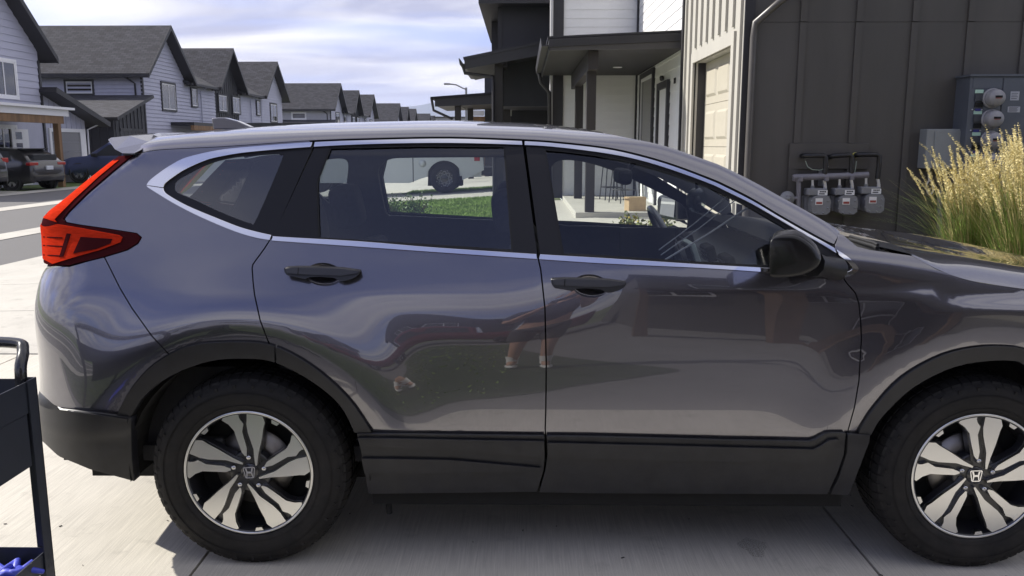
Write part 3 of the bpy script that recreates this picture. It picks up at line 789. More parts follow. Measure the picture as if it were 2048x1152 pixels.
def build_wheel(w):
    t = MB()
    prof = [(.236, .035), (.240, .012), (.252, .006), (.275, .002), (.300, -.001), (.322, .003), (.340, .012), (.355, .026), (.3635, .05), (.3655, .09), (.3665, .12), (.3655, .15), (.3635, .19), (.345, .226), (.30, .245), (.24, .235), (.22, .2)]
    t.lathe(prof, 96)
    ty = t.build('tyre', TYRE, w)
    tr = MB()
    nb = 62; dA = 2 * PI / nb
    for k in range(nb):
        a = dA * k; M_ = Matrix.Rotation(-a, 4, 'Y'); s1 = .0145 - .002 * (k % 2)
        tr.add([M_ @ Vector(v) for v in [(.338, .0095, -s1), (.338, .0095, s1 * .75), (.356, .0235, s1), (.356, .0235, -s1), (.3675, .052, -s1), (.3675, .052, s1), (.3475, .0195 - .004 * (k % 2), -s1), (.3475, .0195 - .004 * (k % 2), s1)]],
               [(0, 1, 7, 6), (6, 7, 2, 3), (3, 2, 5, 4), (0, 6, 3, 4), (1, 5, 2, 7)])
        for r_, yy in ((.366, .085), (.367, .125), (.366, .165)):
            tr.box(.355, .3685, yy - .017, yy + .015, -.0155 + .004 * (k % 2), .0135, M_)
        tr.box(.345, .3675, .19, .228, -.0145, .0135, M_)
        if k % 2 == 0: tr.box(.322, .338, .0045, .014, -.005, .004, M_)
    tr.build('tread', TYRE, ty)
    for rr_ in (.262, .310):
        rg = MB(); rg.lathe([(rr_ - .0012, .006), (rr_, -.001 - (.002 if rr_ > .3 else -.003)), (rr_ + .0012, .006)], 72); rg.build('sidewall_ring', TYRE, ty)
    rim = MB()
    rim.lathe([(RR + .001, .034), (RR + .002, .012), (RR - .002, .009), (RR * .955, .0105), (RR * .945, .02), (RR * .93, .06), (RR * .90, .12), (RR * .88, .20)], 80)
    ro = rim.build('rim', DGREY, w)
    ring = MB(); ring.lathe([(RR + .0022, .014), (RR - .0005, .0085), (RR * .968, .0098), (RR * .966, .014)], 80); ring.build('rim_lip', ALU, ro)
    LB, RB = spoke_polys()
    for k in range(5):
        a = -2 * PI * k / 5
        d = MB()
        add_poly(d, [(-.33, .95), (.34, .94), (.335, .82), (.305, .70), (.255, .50), (.19, .26), (.19, .10), (-.07, .10), (-.085, .30), (-.125, .52), (-.165, .70), (-.235, .80), (-.33, .86)], .028, .065, a)
        d.build('spoke', DGREY, w)
        for P in (LB, RB):
            f = MB(); add_poly(f, P, .012, .030, a); o_ = f.build('spoke_face', ALU, w)
        for q, ww in ((.40, .10), (.86, .09)):     # small silver teeth on the rim between the spokes
            aa = a - 2 * PI / 5 * q + PI / 2 - .05
            tt = MB(); tt.prism([(RR * r_ * math.cos(aa + s_), RR * r_ * math.sin(aa + s_)) for r_, s_ in ((.952, -.07), (.952, .07), (.90, .05), (.90, -.05))], .0115, .03); tt.build('rim_tooth', ALU if q < .5 else ALU, ro)
        lg = MB(); al = PI / 2 - .08 + a
        lx_, lz_ = .0585 * math.cos(al), .0585 * math.sin(al)
        lg.lathe([(.0, .012), (.0075, .0125), (.009, .016), (.0105, .03), (.0105, .045)], 12, Matrix.Translation((lx_, 0, lz_))); lg.build('lug_nut', mat('lug_steel', (.55, .55, .55), rough=.2, metal=1), w)
        lh = MB(); lh.lathe([(.0165, .0345), (.0165, .0285), (.0145, .0285)], 16, Matrix.Translation((lx_, 0, lz_))); lh.build('lug_pocket', BLK, w)
    hb_ = MB(); hb_.lathe([(.0, .0335), (.040, .0335), (.074, .0305), (.080, .034), (.082, .07)], 40); hb_.build('hub', DGREY, w)
    cap = MB(); cap.lathe([(0, .0215), (.031, .0225), (.0335, .026), (.0335, .036)], 32); cp = cap.build('centre_cap', mat('cap_black', (.02, .02, .022), rough=.25, coat=.5), w)
    lg = MB(); yl0, yl1 = .0195, .0235
    s1 = [(-.019, .021), (.019, .021), (.0225, .017), (.0165, -.019), (.012, -.022), (-.012, -.022), (-.0165, -.019), (-.0225, .017)]
    s0 = [(x * .84, z * .84) for x, z in s1]
    for i in range(8):
        j = (i + 1) % 8; lg.prism([s1[i], s1[j], s0[j], s0[i]], yl0, yl1)
    lg.prism([(-.0152, .0165), (-.0088, .0165), (-.0062, .003), (-.0062, -.003), (-.0088, -.017), (-.0125, -.017), (-.0107, 0)], yl0, yl1)
    lg.prism([(.0152, .0165), (.0088, .0165), (.0062, .003), (.0062, -.003), (.0088, -.017), (.0125, -.017), (.0107, 0)], yl0, yl1)
    lg.prism([(-.0066, .0035), (.0066, .0035), (.0066, -.0035), (-.0066, -.0035)], yl0, yl1)
    lg.build('emblem', CHROME, cp)
    dk = MB(); dk.lathe([(.06, .085), (.145, .085), (.147, .1), (.06, .1)], 48); dk.build('brake_disc', DISC, w)
    cl = MB(); cl.bevbox(-.19, -.10, .07, .13, .02, .12, .012); cl.build('brake_caliper', mat('caliper_iron', (.05, .05, .05), rough=.6, metal=.5), w)
    bk = MB(); bk.lathe([(0, .115), (.215, .115)], 40); bk.build('dust_shield', BLK, w)
build_wheel(wheel)
wheel.location = (RW[0], .025, RW[1]); wheel.rotation_euler = (0, R(-3), 0)
w2 = copy_tree(wheel, suv); w2.location = (FW[0], .025, FW[1]); w2.rotation_euler = (0, R(-2), 0)
for xx in (RW[0], FW[0]):
    w3 = copy_tree(wheel, suv); w3.location = (xx, WID - .025, .36); w3.rotation_euler = (0, 0, PI)
# wheel housings, underbody
for cx_, cz_ in (RW, FW):
    for sd in (0, 1):
        l_ = MB(); pr = [(.445 * math.cos(R(a)), .445 * math.sin(R(a))) for a in range(-4, 191, 9)]
        vs = [(cx_ + x, yy if not sd else WID - yy, cz_ + z) for yy in (.045, .42) for x, z in pr]; n = len(pr)
        l_.add(vs, [(i, i + 1, n + i + 1, n + i) for i in range(n - 1)]); l_.add([vs[n + i] for i in range(n)], [tuple(range(n))])
        l_.build('wheel_housing', BLK, suv)
ub = MB().box(-.72, 3.35, .30, WID - .30, .24, .34).box(.44, 2.2, .10, WID - .10, .215, .30).box(-.60, -.44, .35, WID - .35, .40, .48)
ub.build('underbody', BLK, suv)
MB().tube([(.50, .12, .26), (.50, .12, .17)], .012, 6).build('jack_point', BLK, suv)
# front bumper and headlamp beyond the picture edge
fb = [(3.12, .30), (3.10, .45), (3.14, .60), (3.20, .72), (3.25, .80), (3.45, .80), (3.52, .70), (3.53, .45), (3.48, .28)]
panel('front_bumper', dens(fb, .05, True), PAINT, suv, gap=.002)
panel('headlamp', dens([(3.02, _z0[1] - .04), (3.2, _z0[1] - .085), (3.38, _z0[1] - .15), (3.48, .81), (3.27, .81)], .05, True), mat('headlamp_lens', (.35, .36, .38), rough=.08, coat=1), suv, off=-.004)
fg = []
for z in zs(.26, .95, 10):
    y0 = float(S(3.5, z)); fg.append([(3.5 + .06 * (1 - v * v) - max(0, z - .8) * .5, y0 + (WID - 2 * y0) * (v + 1) / 2, z) for v in [k / 6 - 1 for k in range(13)]])
loft('front_grille', [r_[::-1] for r_ in fg], CLAD, suv, far=False)
# ------------------------------------------------------------------ cabin of the SUV
def bevobj(name, m, parent, x0, x1, y0, y1, z0, z1, b=.03, rot=None, sub=1):
    mb = MB().bevbox(x0 - (x0 + x1) / 2, x1 - (x0 + x1) / 2, y0 - (y0 + y1) / 2, y1 - (y0 + y1) / 2, z0 - (z0 + z1) / 2, z1 - (z0 + z1) / 2, b)
    o = mb.build(name, m, parent, loc=((x0 + x1) / 2, (y0 + y1) / 2, (z0 + z1) / 2))
    if rot: o.rotation_euler = rot
    if sub:
        s_ = o.modifiers.new('s', 'SUBSURF'); s_.levels = s_.render_levels = sub
        o.data.polygons.foreach_set('use_smooth', [True] * len(o.data.polygons))
    return o
def Sin(x, z): return S(x, z)
# far side inner trim with rounded openings (pixels seen through the near windows)
def farhole(p, Y=1.66):
    return [(v.x, v.z) for v in [U(a, b, Y) for a, b in catmull(p, 3, True)]]
fh = [farhole([(762, 345), (772, 326), (790, 317), (830, 315), (960, 314), (1020, 316), (1048, 330), (1054, 360), (1052, 420), (1046, 443), (1000, 442), (900, 437), (800, 432), (775, 430), (768, 405)]),
      farhole([(1102, 345), (1106, 328), (1122, 320), (1150, 321), (1185, 328), (1240, 347), (1283, 368), (1330, 391), (1366, 410), (1378, 430), (1380, 458), (1366, 463), (1324, 461), (1200, 455), (1118, 451), (1110, 420)]),
      farhole([(628, 345), (650, 324), (675, 317), (697, 317), (706, 325), (703, 350), (690, 413), (684, 423), (660, 405), (636, 375)], 1.68)]
tr = [(-.62, 1.12), (-.40, 1.46), (-.1, 1.545), (.5, 1.575), (1.0, 1.585), (1.35, 1.545), (1.62, 1.44), (1.9, 1.275), (2.08, 1.15), (2.1, 1.02), (1.95, .40), (.4, .40), (.1, .7), (-.3, .72), (-.55, .75)]
panel('door_trim', dens(tr, .06, True), INTB, suv, off=.07, lip=.03, holes=fh, side='far', grid=.06, fall=False)
trn = [(.5, 1.0), (1.0, 1.0), (2.0, 1.0), (2.0, .40), (.5, .40)]
panel('door_trim', dens(trn, .06, True), INTB, suv, off=.10, lip=0, side='near', grid=.06)
arm = U(1050, 490, 1.60)
MB().bevbox(.55, 1.95, 1.56, 1.66, .90, .955, .015).build('armrest', INTG, suv)
fl = MB().box(-.75, 2.15, .16, WID - .16, .36, .42).box(-.75, .2, .2, WID - .2, .42, .72)
fl.build('cabin_floor', INTB, suv)
# headliner
hl = [[Vector((p.x, .35 + (p.y - roof_front[0].y) * 0, p.z)) for p in []]]
rows2 = []
for i, s_ in enumerate(SILs):
    b = B3[i]; rows2.append([Vector((b.x, b.y + .05 + (WID - 2 * b.y - .1) * (v + 1) / 2, b.z - .05 + .04 * (1 - v * v))) for v in [k / 6 - 1 for k in range(13)]])
loft('headliner', rows2, HEADL, suv, far=False)
SEAT = mat('seat_fabric', (.018, .018, .021), rough=.9, var=.3, vscale=60, bump=.3, bscale=400, bdist=.002)
def seat(cx_, cy_, w, lean=.22, head=True, hx=0.0, zt=1.18):
    s_ = empty('seat', (cx_, cy_, 0), parent=suv)
    bevobj('cushion', SEAT, s_, -.05, .48, -w / 2, w / 2, .50, .68, .06)
    bevobj('backrest', SEAT, s_, -.10, .06, -w / 2, w / 2, .60, zt, .06, rot=(0, -lean, 0))
    if head: 
        bevobj('headrest', SEAT, s_, -.20 + hx, -.07 + hx, -.13, .13, zt + .02, zt + .21, .045, rot=(0, -lean * .6, 0))
        MB().tube([(-.11 + hx, -.06, zt - .05), (-.13 + hx, -.06, zt + .08)], .007, 6).tube([(-.11 + hx, .06, zt - .05), (-.13 + hx, .06, zt + .08)], .007, 6).build('headrest_post', CHROME, s_)
    return s_
seat(1.08, .52, .50, zt=1.17); seat(1.08, 1.34, .50, zt=1.17)
rb = empty('rear_seat', (.30, .93, 0), parent=suv)
bevobj('backrest', SEAT, rb, -.10, .08, -.64, .64, .58, 1.10, .06, rot=(0, -.3, 0))
bevobj('cushion', SEAT, rb, -.02, .5, -.64, .64, .5, .66, .06)
for yy in (-.42, .42): bevobj('headrest', SEAT, rb, -.25, -.10, yy - .13, yy + .13, 1.13, 1.36, .05, rot=(0, -.2, 0))
# dash
dashp = [(1.78, .62), (1.76, .86), (1.80, 1.00), (1.86, 1.075), (1.98, 1.115), (2.14, 1.105), (2.2, .95), (2.1, .55)]
dm = MB().prism(dashp, .17, WID - .17); dob = dm.build('dashboard', mat('dash_vinyl', (.10, .104, .108), rough=.6, bump=.2, bscale=500, bdist=.001), suv)
bv = dob.modifiers.new('b', 'BEVEL'); bv.width = .03; bv.segments = 3
dob.data.polygons.foreach_set('use_smooth', [False] * len(dob.data.polygons))
SCR = mat('screen_glow', (.05, .06, .06), rough=.2, emit=(.65, .9, .85, .35))
c0 = U(1437, 508, .88)
sm2 = MB().bevbox(-.012, .012, -.11, .11, -.055, .055, .006); so_ = sm2.build('centre_screen', mat('screen_bezel', (.5, .58, .56), rough=.25), dob, loc=(1.775, .93, c0.z)); so_.rotation_euler = (0, -.35, 0)
sg = MB().box(-.014, -.0125, -.085, .085, -.035, .04); sgo = sg.build('centre_display', mat('screen_dark', (.08, .10, .10), rough=.1), dob, loc=(1.775, .93, c0.z)); sgo.rotation_euler = (0, -.35, 0)
for yy in (.36, .70, 1.16, 1.5):
    v = MB().bevbox(-.02, .02, -.07, .07, -.035, .035, .01); vo = v.build('air_vent', BLK, dob, loc=(1.80, yy, c0.z + .03)); vo.rotation_euler = (0, -.3, 0)
    s2 = MB()
    for k in (-1, 0, 1): s2.box(-.026, -.019, -.06, .06, k * .018 - .003, k * .018 + .003)
    s2o = s2.build('vent_slat', INTG, dob, loc=(1.80, yy, c0.z + .03)); s2o.rotation_euler = (0, -.3, 0)
# steering wheel
c = U(1332, 478, 1.35)
stw = empty('steering_wheel', c, parent=suv); stw.rotation_euler = (0, R(-28), 0)
tor = MB(); tor.tube([(0, .175 * math.cos(a), .175 * math.sin(a)) for a in [2 * PI * k / 40 for k in range(41)]], .0155, 10, cap=False); tor.build('rim', mat('wheel_leather', (.22, .22, .23), rough=.3), stw)
MB().bevbox(-.02, .04, -.075, .075, -.07, .05, .02).build('hub', INTG, stw)
MB().bevbox(-.012, .01, -.165, .165, -.022, .018, .008).build('spoke', mat('wheel_silver', (.35, .35, .36), rough=.3, metal=.8), stw)
MB().bevbox(-.012, .01, -.03, .03, -.165, -.05, .008).build('spoke', mat('wheel_silver', (.3, .3, .3)), stw)
# rear view mirror, hanging disc, seat belts
m0 = U(1245, 352, .93)
MB().bevbox(m0.x - .03, m0.x + .03, .80, 1.06, m0.z - .035, m0.z + .035, .02).tube([m0, m0 + Vector((.06, 0, .07)), m0 + Vector((.09, 0, .12))], .012, 6).build('rear_view_mirror', INTB, suv)
m1 = U(1393, 400, .80)
dsc = MB(); dsc.lathe([(0, 0), (.052, 0), (.054, .002), (.052, .004), (0, .004)], 28); do_ = dsc.build('suction_disc', glass('clear_plastic', (.75, .80, .82), rough=.25, boost=.12), suv, loc=m1); do_.rotation_euler = (0, 0, .4)
MB().lathe([(.0, 0), (.018, 0), (.018, .02), (0, .02)], 16).build('suction_knob', INTG, suv, loc=m1)
MB().tube([m1 + Vector((0, 0, .05)), m1 + Vector((-.01, 0, .12))], .006, 6).build('suction_stem', INTB, suv)
for yy in (.20, WID - .20):
    MB().bar((1.0, yy, 1.42), (1.05, yy + (.04 if yy < 1 else -.04), .75), .045, .004, (0, 1, 0)).build('seat_belt', mat('belt_web', (.09, .09, .095), rough=.8), suv)
b0, b1 = U(1235, 520, 1.1), U(1262, 468, 1.1)
bd = MB(); e1 = U(1345, 470, 1.1)
bd.bar(tuple((b0 + b1) / 2 + (e1 - b1) / 2 + Vector((-.12, 0, 0))), tuple((b0 + b1) / 2 + (e1 - b1) / 2 + Vector((.14, 0, 0))), .02, .19, (-.35, 0, 1))
tag(bd.build('laptop_screen', mat('laptop_black', (.008, .008, .009), rough=.25)), 'black flat screen propped between the front seats inside the grey SUV', 'screen')

# inner trim along the roof rails and windscreen pillars
prow = [[Vector((a.x, a.y + .10, a.z - .035)), Vector((b.x, b.y + .045, b.z - .05)), Vector((b.x, b.y + .02, b.z - .008))] for a, b in zip(A3, B3)]
loft('pillar_trim', prow, mat('pillar_trim_grey', (.10, .10, .105), rough=.8), suv)

STRK = mat('streak_pale', (.55, .56, .57), rough=.4)  # pale streaks across the front window, drawn as thin tubes
for (a_, b_, r0) in (((1318, 500), (1462, 386), .0022), ((1322, 510), (1476, 396), .0022), ((1330, 520), (1503, 410), .004)):
    MB().tube([U(*a_, .42), U((a_[0] + b_[0]) / 2, (a_[1] + b_[1]) / 2 + 3, .38), U(*b_, .33)], r0, 6).build('pale_streak', STRK, suv)
# ================================================================== ground
def zg(x, y):
    h = np.interp(x, [-5, -1.2, 1.9], [0, .19, .38]); t = min(max((y - 2.6) / 5.5, 0), 1); return float(h * t * t * (3 - 2 * t))
def conc(name, col, line=.5):
    m = mat(name, col, rough=.85)
    t = m.node_tree; b = t.nodes['Principled BSDF']
    tcn = t.nodes.new('ShaderNodeTexCoord')
    def noise(sc, stretch, det=5):
        mpn = t.nodes.new('ShaderNodeMapping'); mpn.inputs['Scale'].default_value = stretch; t.links.new(tcn.outputs['Object'], mpn.inputs[0])
        n = t.nodes.new('ShaderNodeTexNoise'); n.inputs['Scale'].default_value = sc; n.inputs['Detail'].default_value = det; n.inputs['Roughness'].default_value = .65
        t.links.new(mpn.outputs[0], n.inputs['Vector']); return n.outputs['Fac']
    a = noise(1.3, (1, 1, 1)); br = noise(170, (1, .022, 1), 2); fi = noise(260, (1, 1, 1), 2); st = noise(5, (1, 1, 1), 6)
    r = t.nodes.new('ShaderNodeValToRGB'); t.links.new(a, r.inputs[0])
    r.color_ramp.elements[0].position = .25; r.color_ramp.elements[1].position = .75
    r.color_ramp.elements[0].color = (*[c * .86 for c in col], 1); r.color_ramp.elements[1].color = (*[min(1, c * 1.1) for c in col], 1)
    def mul(cin, fac, lo, hi, p0, p1):
        rr = t.nodes.new('ShaderNodeMapRange'); t.links.new(fac, rr.inputs[0])
        rr.inputs[1].default_value = p0; rr.inputs[2].default_value = p1; rr.inputs[3].default_value = lo; rr.inputs[4].default_value = hi
        x = t.nodes.new('ShaderNodeMix'); x.data_type = 'RGBA'; x.blend_type = 'MULTIPLY'; x.inputs[0].default_value = 1
        t.links.new(cin, x.inputs[6]); t.links.new(rr.outputs[0], x.inputs[7]); return x.outputs[2]
    c = mul(r.outputs[0], br, 1 - .22 * line, 1 + .14 * line, .3, .7); c = mul(c, fi, .88, 1.1, .3, .7); c = mul(c, st, .72, 1.0, .26, .42)
    t.links.new(c, b.inputs['Base Color'])
    bb = t.nodes.new('ShaderNodeBump'); bb.inputs['Strength'].default_value = .35; bb.inputs['Distance'].default_value = .002
    t.links.new(br, bb.inputs['Height']); t.links.new(bb.outputs[0], b.inputs['Normal'])
    return m
CONC = conc('concrete_broomed', (.54, .51, .44), .75)
CONC2 = conc('concrete_old', (.47, .45, .40), .3)
ASPH = mat('asphalt_worn', (.125, .122, .12), rough=.9, var=.35, vscale=180, bump=.5, bscale=220, bdist=.004, detail=3)
EARTH = mat('earth_grass_far', (.10, .12, .045), rough=.95, var=.4, vscale=.8)
TURF = mat('turf_base', (.09, .14, .03), rough=.95, var=.5, vscale=6)
def sheet(name, x0, x1, y0, y1, off, m, step=.8, kind='structure', parent=None, thick=0.0):
    nx = max(1, int(math.ceil((x1 - x0) / step))); ny = max(1, int(math.ceil((y1 - y0) / step)))
    xs = [x0 + (x1 - x0) * i / nx for i in range(nx + 1)]; ys = [y0 + (y1 - y0) * j / ny for j in range(ny + 1)]
    vs = [(x, y, zg(x, y) + off) for x in xs for y in ys]
    fs = [(i * (ny + 1) + j, (i + 1) * (ny + 1) + j, (i + 1) * (ny + 1) + j + 1, i * (ny + 1) + j + 1) for i in range(nx) for j in range(ny)]
    if thick:
        n = len(vs); rim = [i * (ny + 1) for i in range(nx + 1)] + [nx * (ny + 1) + j for j in range(1, ny + 1)] + [i * (ny + 1) + ny for i in range(nx - 1, -1, -1)] + [j for j in range(ny - 1, 0, -1)]
        vs += [(vs[k][0], vs[k][1], vs[k][2] - thick) for k in rim]; L_ = len(rim)
        fs += [(rim[i], n + i, n + (i + 1) % L_, rim[(i + 1) % L_]) for i in range(L_)]
    me = bpy.data.meshes.new(name); me.from_pydata(vs, [], fs); me.update()
    o = link(name, me, m, parent)
    if parent is None: o['kind'] = kind
    return o
# far ground with the local rise inside it
gnd = MB(); Rr = 6000
sheet('ground', -60, 60, -60, 330, -.06, EARTH, 4.0)
gnd.add([(-Rr, -Rr, -.5), (Rr, -Rr, -.5), (Rr, Rr, -.5), (-Rr, Rr, -.5)], [(0, 1, 2, 3)])
gnd.build('valley_floor', EARTH)['kind'] = 'structure'
# driveway slabs under the SUV
dw = sheet('driveway', -5.25, 7.4, -1.25, 3.2, -.03, mat('joint_dark', (.06, .057, .05), rough=.95), 1.0)
xs_ = [-5.25, -2.73, -.206, 2.313, 4.83, 7.4]
for i in range(5):
    for y0_, y1_ in ((-1.25, 3.2),):
        sheet('slab', xs_[i] + .006, xs_[i + 1] - .006, y0_, y1_, 0.0, CONC, .6, parent=dw, thick=.03)
sw = sheet('sidewalk', -5.25, -2.5, 3.2, 60, -.012, mat('joint_dark', (.06, .057, .05)), 2.0)
for k in range(24):
    y0_ = 3.21 + k * 1.55; sheet('slab', -5.25, -2.5, y0_ + .006, y0_ + 1.544, .004, CONC2, .8, parent=sw, thick=.02)
st_ = sheet('street', -15.2, -5.25, -60, 320, -.03, ASPH, 5.0)
sheet('kerb_pan', -5.9, -5.25, -60, 320, -.022, CONC2, 4.0)
sheet('gutter_strip', -8.35, -7.75, -60, 320, -.022, CONC2, 4.0)
sheet('gutter_strip', -12.25, -11.55, -60, 320, -.022, CONC2, 4.0)
sheet('sidewalk', -16.1, -15.2, -60, 320, -.02, CONC2, 4.0)
for y0_, y1_ in ((33.6, 37.0), (20, 26), (38.6, 45), (70, 80)):
    sheet('driveway', -24, -16.1, y0_, y1_, -.016, CONC2, 3.0)
sheet('lawn', -24, -16.1, -30, 20, -.03, TURF, 3.0); sheet('lawn', -24, -16.1, 26, 33.6, -.03, TURF, 3.0); sheet('lawn', -24, -16.1, 37, 38.6, -.03, TURF, 3.0)
# between the SUV and the houses on the right
sheet('lawn', -2.5, 1.0, 3.2, 18.2, -.01, TURF, .7)
sheet('driveway', -2.5, 1.6, 18.2, 21.9, .0, CONC2, 1.5); sheet('driveway', -2.5, .6, 23.6, 40.0, .0, CONC2, 1.5)
sheet('lawn', -2.5, .6, 21.9, 23.6, .0, TURF, .8)
sheet('walkway', 1.0, 3.45, 5.2, 15.6, -.004, CONC2, .8)
sheet('planting_bed', 1.0, 12.0, 3.2, 6.9, -.012, mat('bark_mulch', (.05, .035, .025), rough=1, var=.5, vscale=40, bump=.6, bscale=40, bdist=.02), .8)
# behind the camera
lw = MB(); lpts = catmull([(-5.25, -1.5), (-2, -1.5), (.4, -1.5), (1.0, -1.7), (1.35, -2.1), (1.9, -2.7), (2.15, -3.1), (1.8, -3.6), (1.35, -4.6), (1.0, -6.5), (.8, -9), (.7, -11.0), (-2, -11), (-5.25, -11)], 4)
lw.add([(a, b, -.012) for a, b in lpts], [tuple(range(len(lpts)))]); lw.build('lawn', mat('turf_behind', (.04, .052, .027), rough=.95, var=.4, vscale=5))['kind'] = 'structure'
sheet('walkway', -5.25, 9.0, -12.4, -1.25, -.022, conc('concrete_grey_old', (.19, .185, .18), .3), 1.2)
sheet('street', -5.25, 30, -22, -12.4, -.025, ASPH, 4.0)
def grass_blades(name, regions, n, h, parent=None, cols=None, seed=1):
    r_ = np.random.RandomState(seed)
    vs = []; fs = []
    for (x0, x1, y0, y1, k) in regions:
        X_ = r_.uniform(x0, x1, k); Y_ = r_.uniform(y0, y1, k)
        for x, y in zip(X_, Y_):
            a = r_.uniform(0, 2 * PI); w = r_.uniform(.004, .009) * 1.6; hh = h * r_.uniform(.5, 1.2); lx, ly = r_.normal(0, .35, 2) * hh
            z = zg(x, y) - .015; c, s_ = math.cos(a) * w, math.sin(a) * w; i = len(vs)
            vs += [(x - c, y - s_, z), (x + c, y + s_, z), (x + lx, y + ly, z + hh)]; fs.append((i, i + 1, i + 2))
    me = bpy.data.meshes.new(name); me.from_pydata(vs, [], fs); me.update()
    return link(name, me, mat('grass_blade', (.22, .33, .06), rough=.7, var=.4, vscale=2.5), parent)
tag(grass_blades('lawn_grass', [(-2.4, 1.0, 11.5, 18.2, 34000), (-2.4, .4, 21.9, 23.6, 5000)], 0, .06), 'short green lawn grass seen through the SUV windows', 'grass', kind='stuff')

# ================================================================== building helpers
BOARD = {}
def board_mesh(kind):
    if kind in BOARD: return BOARD[kind]
    m_ = MB()
    if kind[0] == 'lap':
        p = kind[1]; t_ = .014 if p < .2 else .036; m_.prismx([(0, 0), (-t_, 0), (-t_ + .001, .004), (-.004, p), (0, p)], 0, 1)     # faces -y, length along +x
    BOARD[kind] = m_.mesh('siding_board'); return BOARD[kind]
def lap(parent, ox, oy, ang, z0, z1, span, pitch, m, skip=()):
    """boards along direction ang (about z) from (ox, oy); span(z)->(u0,u1); outward normal is -90 deg from the direction"""
    me = board_mesh(('lap', pitch))
    key = me.name + m.name
    if key not in BOARD:
        BOARD[key] = me.copy(); BOARD[key].materials.append(m)
    me = BOARD[key]
    z = z0
    while z < z1 - .02:
        segs = [span(z + pitch / 2)]
        for (a, b, c, d) in skip:
            if c < z + pitch * .6 and d > z + pitch * .4:
                ns = []
                for u0, u1 in segs:
                    if b <= u0 or a >= u1: ns.append((u0, u1)); continue
                    if a > u0: ns.append((u0, a))
                    if b < u1: ns.append((b, u1))
                segs = ns
        for u0, u1 in segs:
            if u1 - u0 < .02: continue
            o = bpy.data.objects.new('siding_board', me); COL.objects.link(o); o.parent = parent
            o.location = (ox + math.cos(ang) * u0, oy + math.sin(ang) * u0, z); o.rotation_euler = (0, 0, ang); o.scale = (u1 - u0, 1, 1)
        z += pitch
def lapjoin(mb, ox, oy, ang, z0, z1, span, pitch):
    c, s_ = math.cos(ang), math.sin(ang); nx, ny = s_, -c
    z = z0
    while z < z1 - .02:
        u0, u1 = span(z + pitch / 2)
        if u1 - u0 > .05:
            zt = min(z + pitch, z1)
            P = lambda u, d, zz: (ox + c * u + nx * d, oy + s_ * u + ny * d, zz)
            mb.add([P(u0, .042, z), P(u1, .042, z), P(u1, .004, zt), P(u0, .004, zt), P(u0, .0, z), P(u1, .0, z)], [(0, 1, 2, 3), (0, 4, 5, 1)])
        z += pitch
def shingle(name, col):
    m = mat(name, col, rough=.95)
    t = m.node_tree; b = t.nodes['Principled BSDF']; tcn = t.nodes.new('ShaderNodeTexCoord')
    br = t.nodes.new('ShaderNodeTexBrick'); br.inputs['Scale'].default_value = 1.0
    mpn = t.nodes.new('ShaderNodeMapping'); mpn.inputs['Scale'].default_value = (1, 1, 1); t.links.new(tcn.outputs['UV'], mpn.inputs[0]); t.links.new(mpn.outputs[0], br.inputs['Vector'])
    br.inputs['Brick Width'].default_value = .33; br.inputs['Row Height'].default_value = .145; br.inputs['Mortar Size'].default_value = .012; br.inputs['Bias'].default_value = -.1
    br.inputs['Color1'].default_value = (*[c * 1.5 for c in col], 1); br.inputs['Color2'].default_value = (*[c * .7 for c in col], 1); br.inputs['Mortar'].default_value = (*[c * .35 for c in col], 1)
    n = t.nodes.new('ShaderNodeTexNoise'); n.inputs['Scale'].default_value = 3; n.inputs['Detail'].default_value = 8; t.links.new(tcn.outputs['UV'], n.inputs['Vector'])
    mx_ = t.nodes.new('ShaderNodeMix'); mx_.data_type = 'RGBA'; mx_.blend_type = 'OVERLAY'; mx_.inputs[0].default_value = .5
    t.links.new(br.outputs[0], mx_.inputs[6]); t.links.new(n.outputs['Fac'], mx_.inputs[7]); t.links.new(mx_.outputs[2], b.inputs['Base Color'])
    bb = t.nodes.new('ShaderNodeBump'); bb.inputs['Strength'].default_value = .6; bb.inputs['Distance'].default_value = .02; t.links.new(br.outputs['Fac'], bb.inputs['Height']); bb.invert = True
    t.links.new(bb.outputs[0], b.inputs['Normal'])
    return m
SHIN = shingle('roof_shingle', (.036, .036, .044))
WHITE = mat('siding_white', (.74, .74, .73), rough=.6, var=.05, vscale=3)
LAV = mat('siding_pale_grey', (.44, .445, .54), rough=.6, var=.05, vscale=3)
GREYW = mat('siding_light_grey', (.42, .42, .45), rough=.6, var=.05, vscale=3)
DARKW = mat('siding_dark_brown', (.068, .063, .057), rough=.6, var=.2, vscale=1.6, bump=.35, bscale=24, bdist=.003, stretch=(1, 1, .15))
DARKW2 = mat('siding_dark_slate', (.028, .028, .034), rough=.6, var=.08, vscale=3)
TRIMD = mat('trim_dark', (.021, .020, .023), rough=.5, var=.15, vscale=6)
TAN = mat('siding_tan', (.40, .385, .345), rough=.65, var=.06, vscale=4, bump=.25, bscale=30, bdist=.002, stretch=(1, 1, .12))
TIMB = mat('timber_post', (.21, .12, .055), rough=.7, var=.4, vscale=5, stretch=(1, 1, .12), bump=.3, bscale=20)
TIMD = mat('timber_dark', (.020, .016, .015), rough=.55, var=.35, vscale=7, stretch=(1, 1, .15), bump=.4, bscale=25, bdist=.004)
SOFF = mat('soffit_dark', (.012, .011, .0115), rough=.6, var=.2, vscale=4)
WGL = glass('house_glass', (.10, .12, .14), boost=.10)
WDK = mat('window_dark_room', (.03, .03, .034), rough=.5)
WFR = mat('window_frame_white', (.75, .75, .76), rough=.45)
BLIND = mat('window_blind', (.55, .56, .60), rough=.7)
def quad(mb, pts, uv=None): mb.add(pts, [tuple(range(len(pts)))])
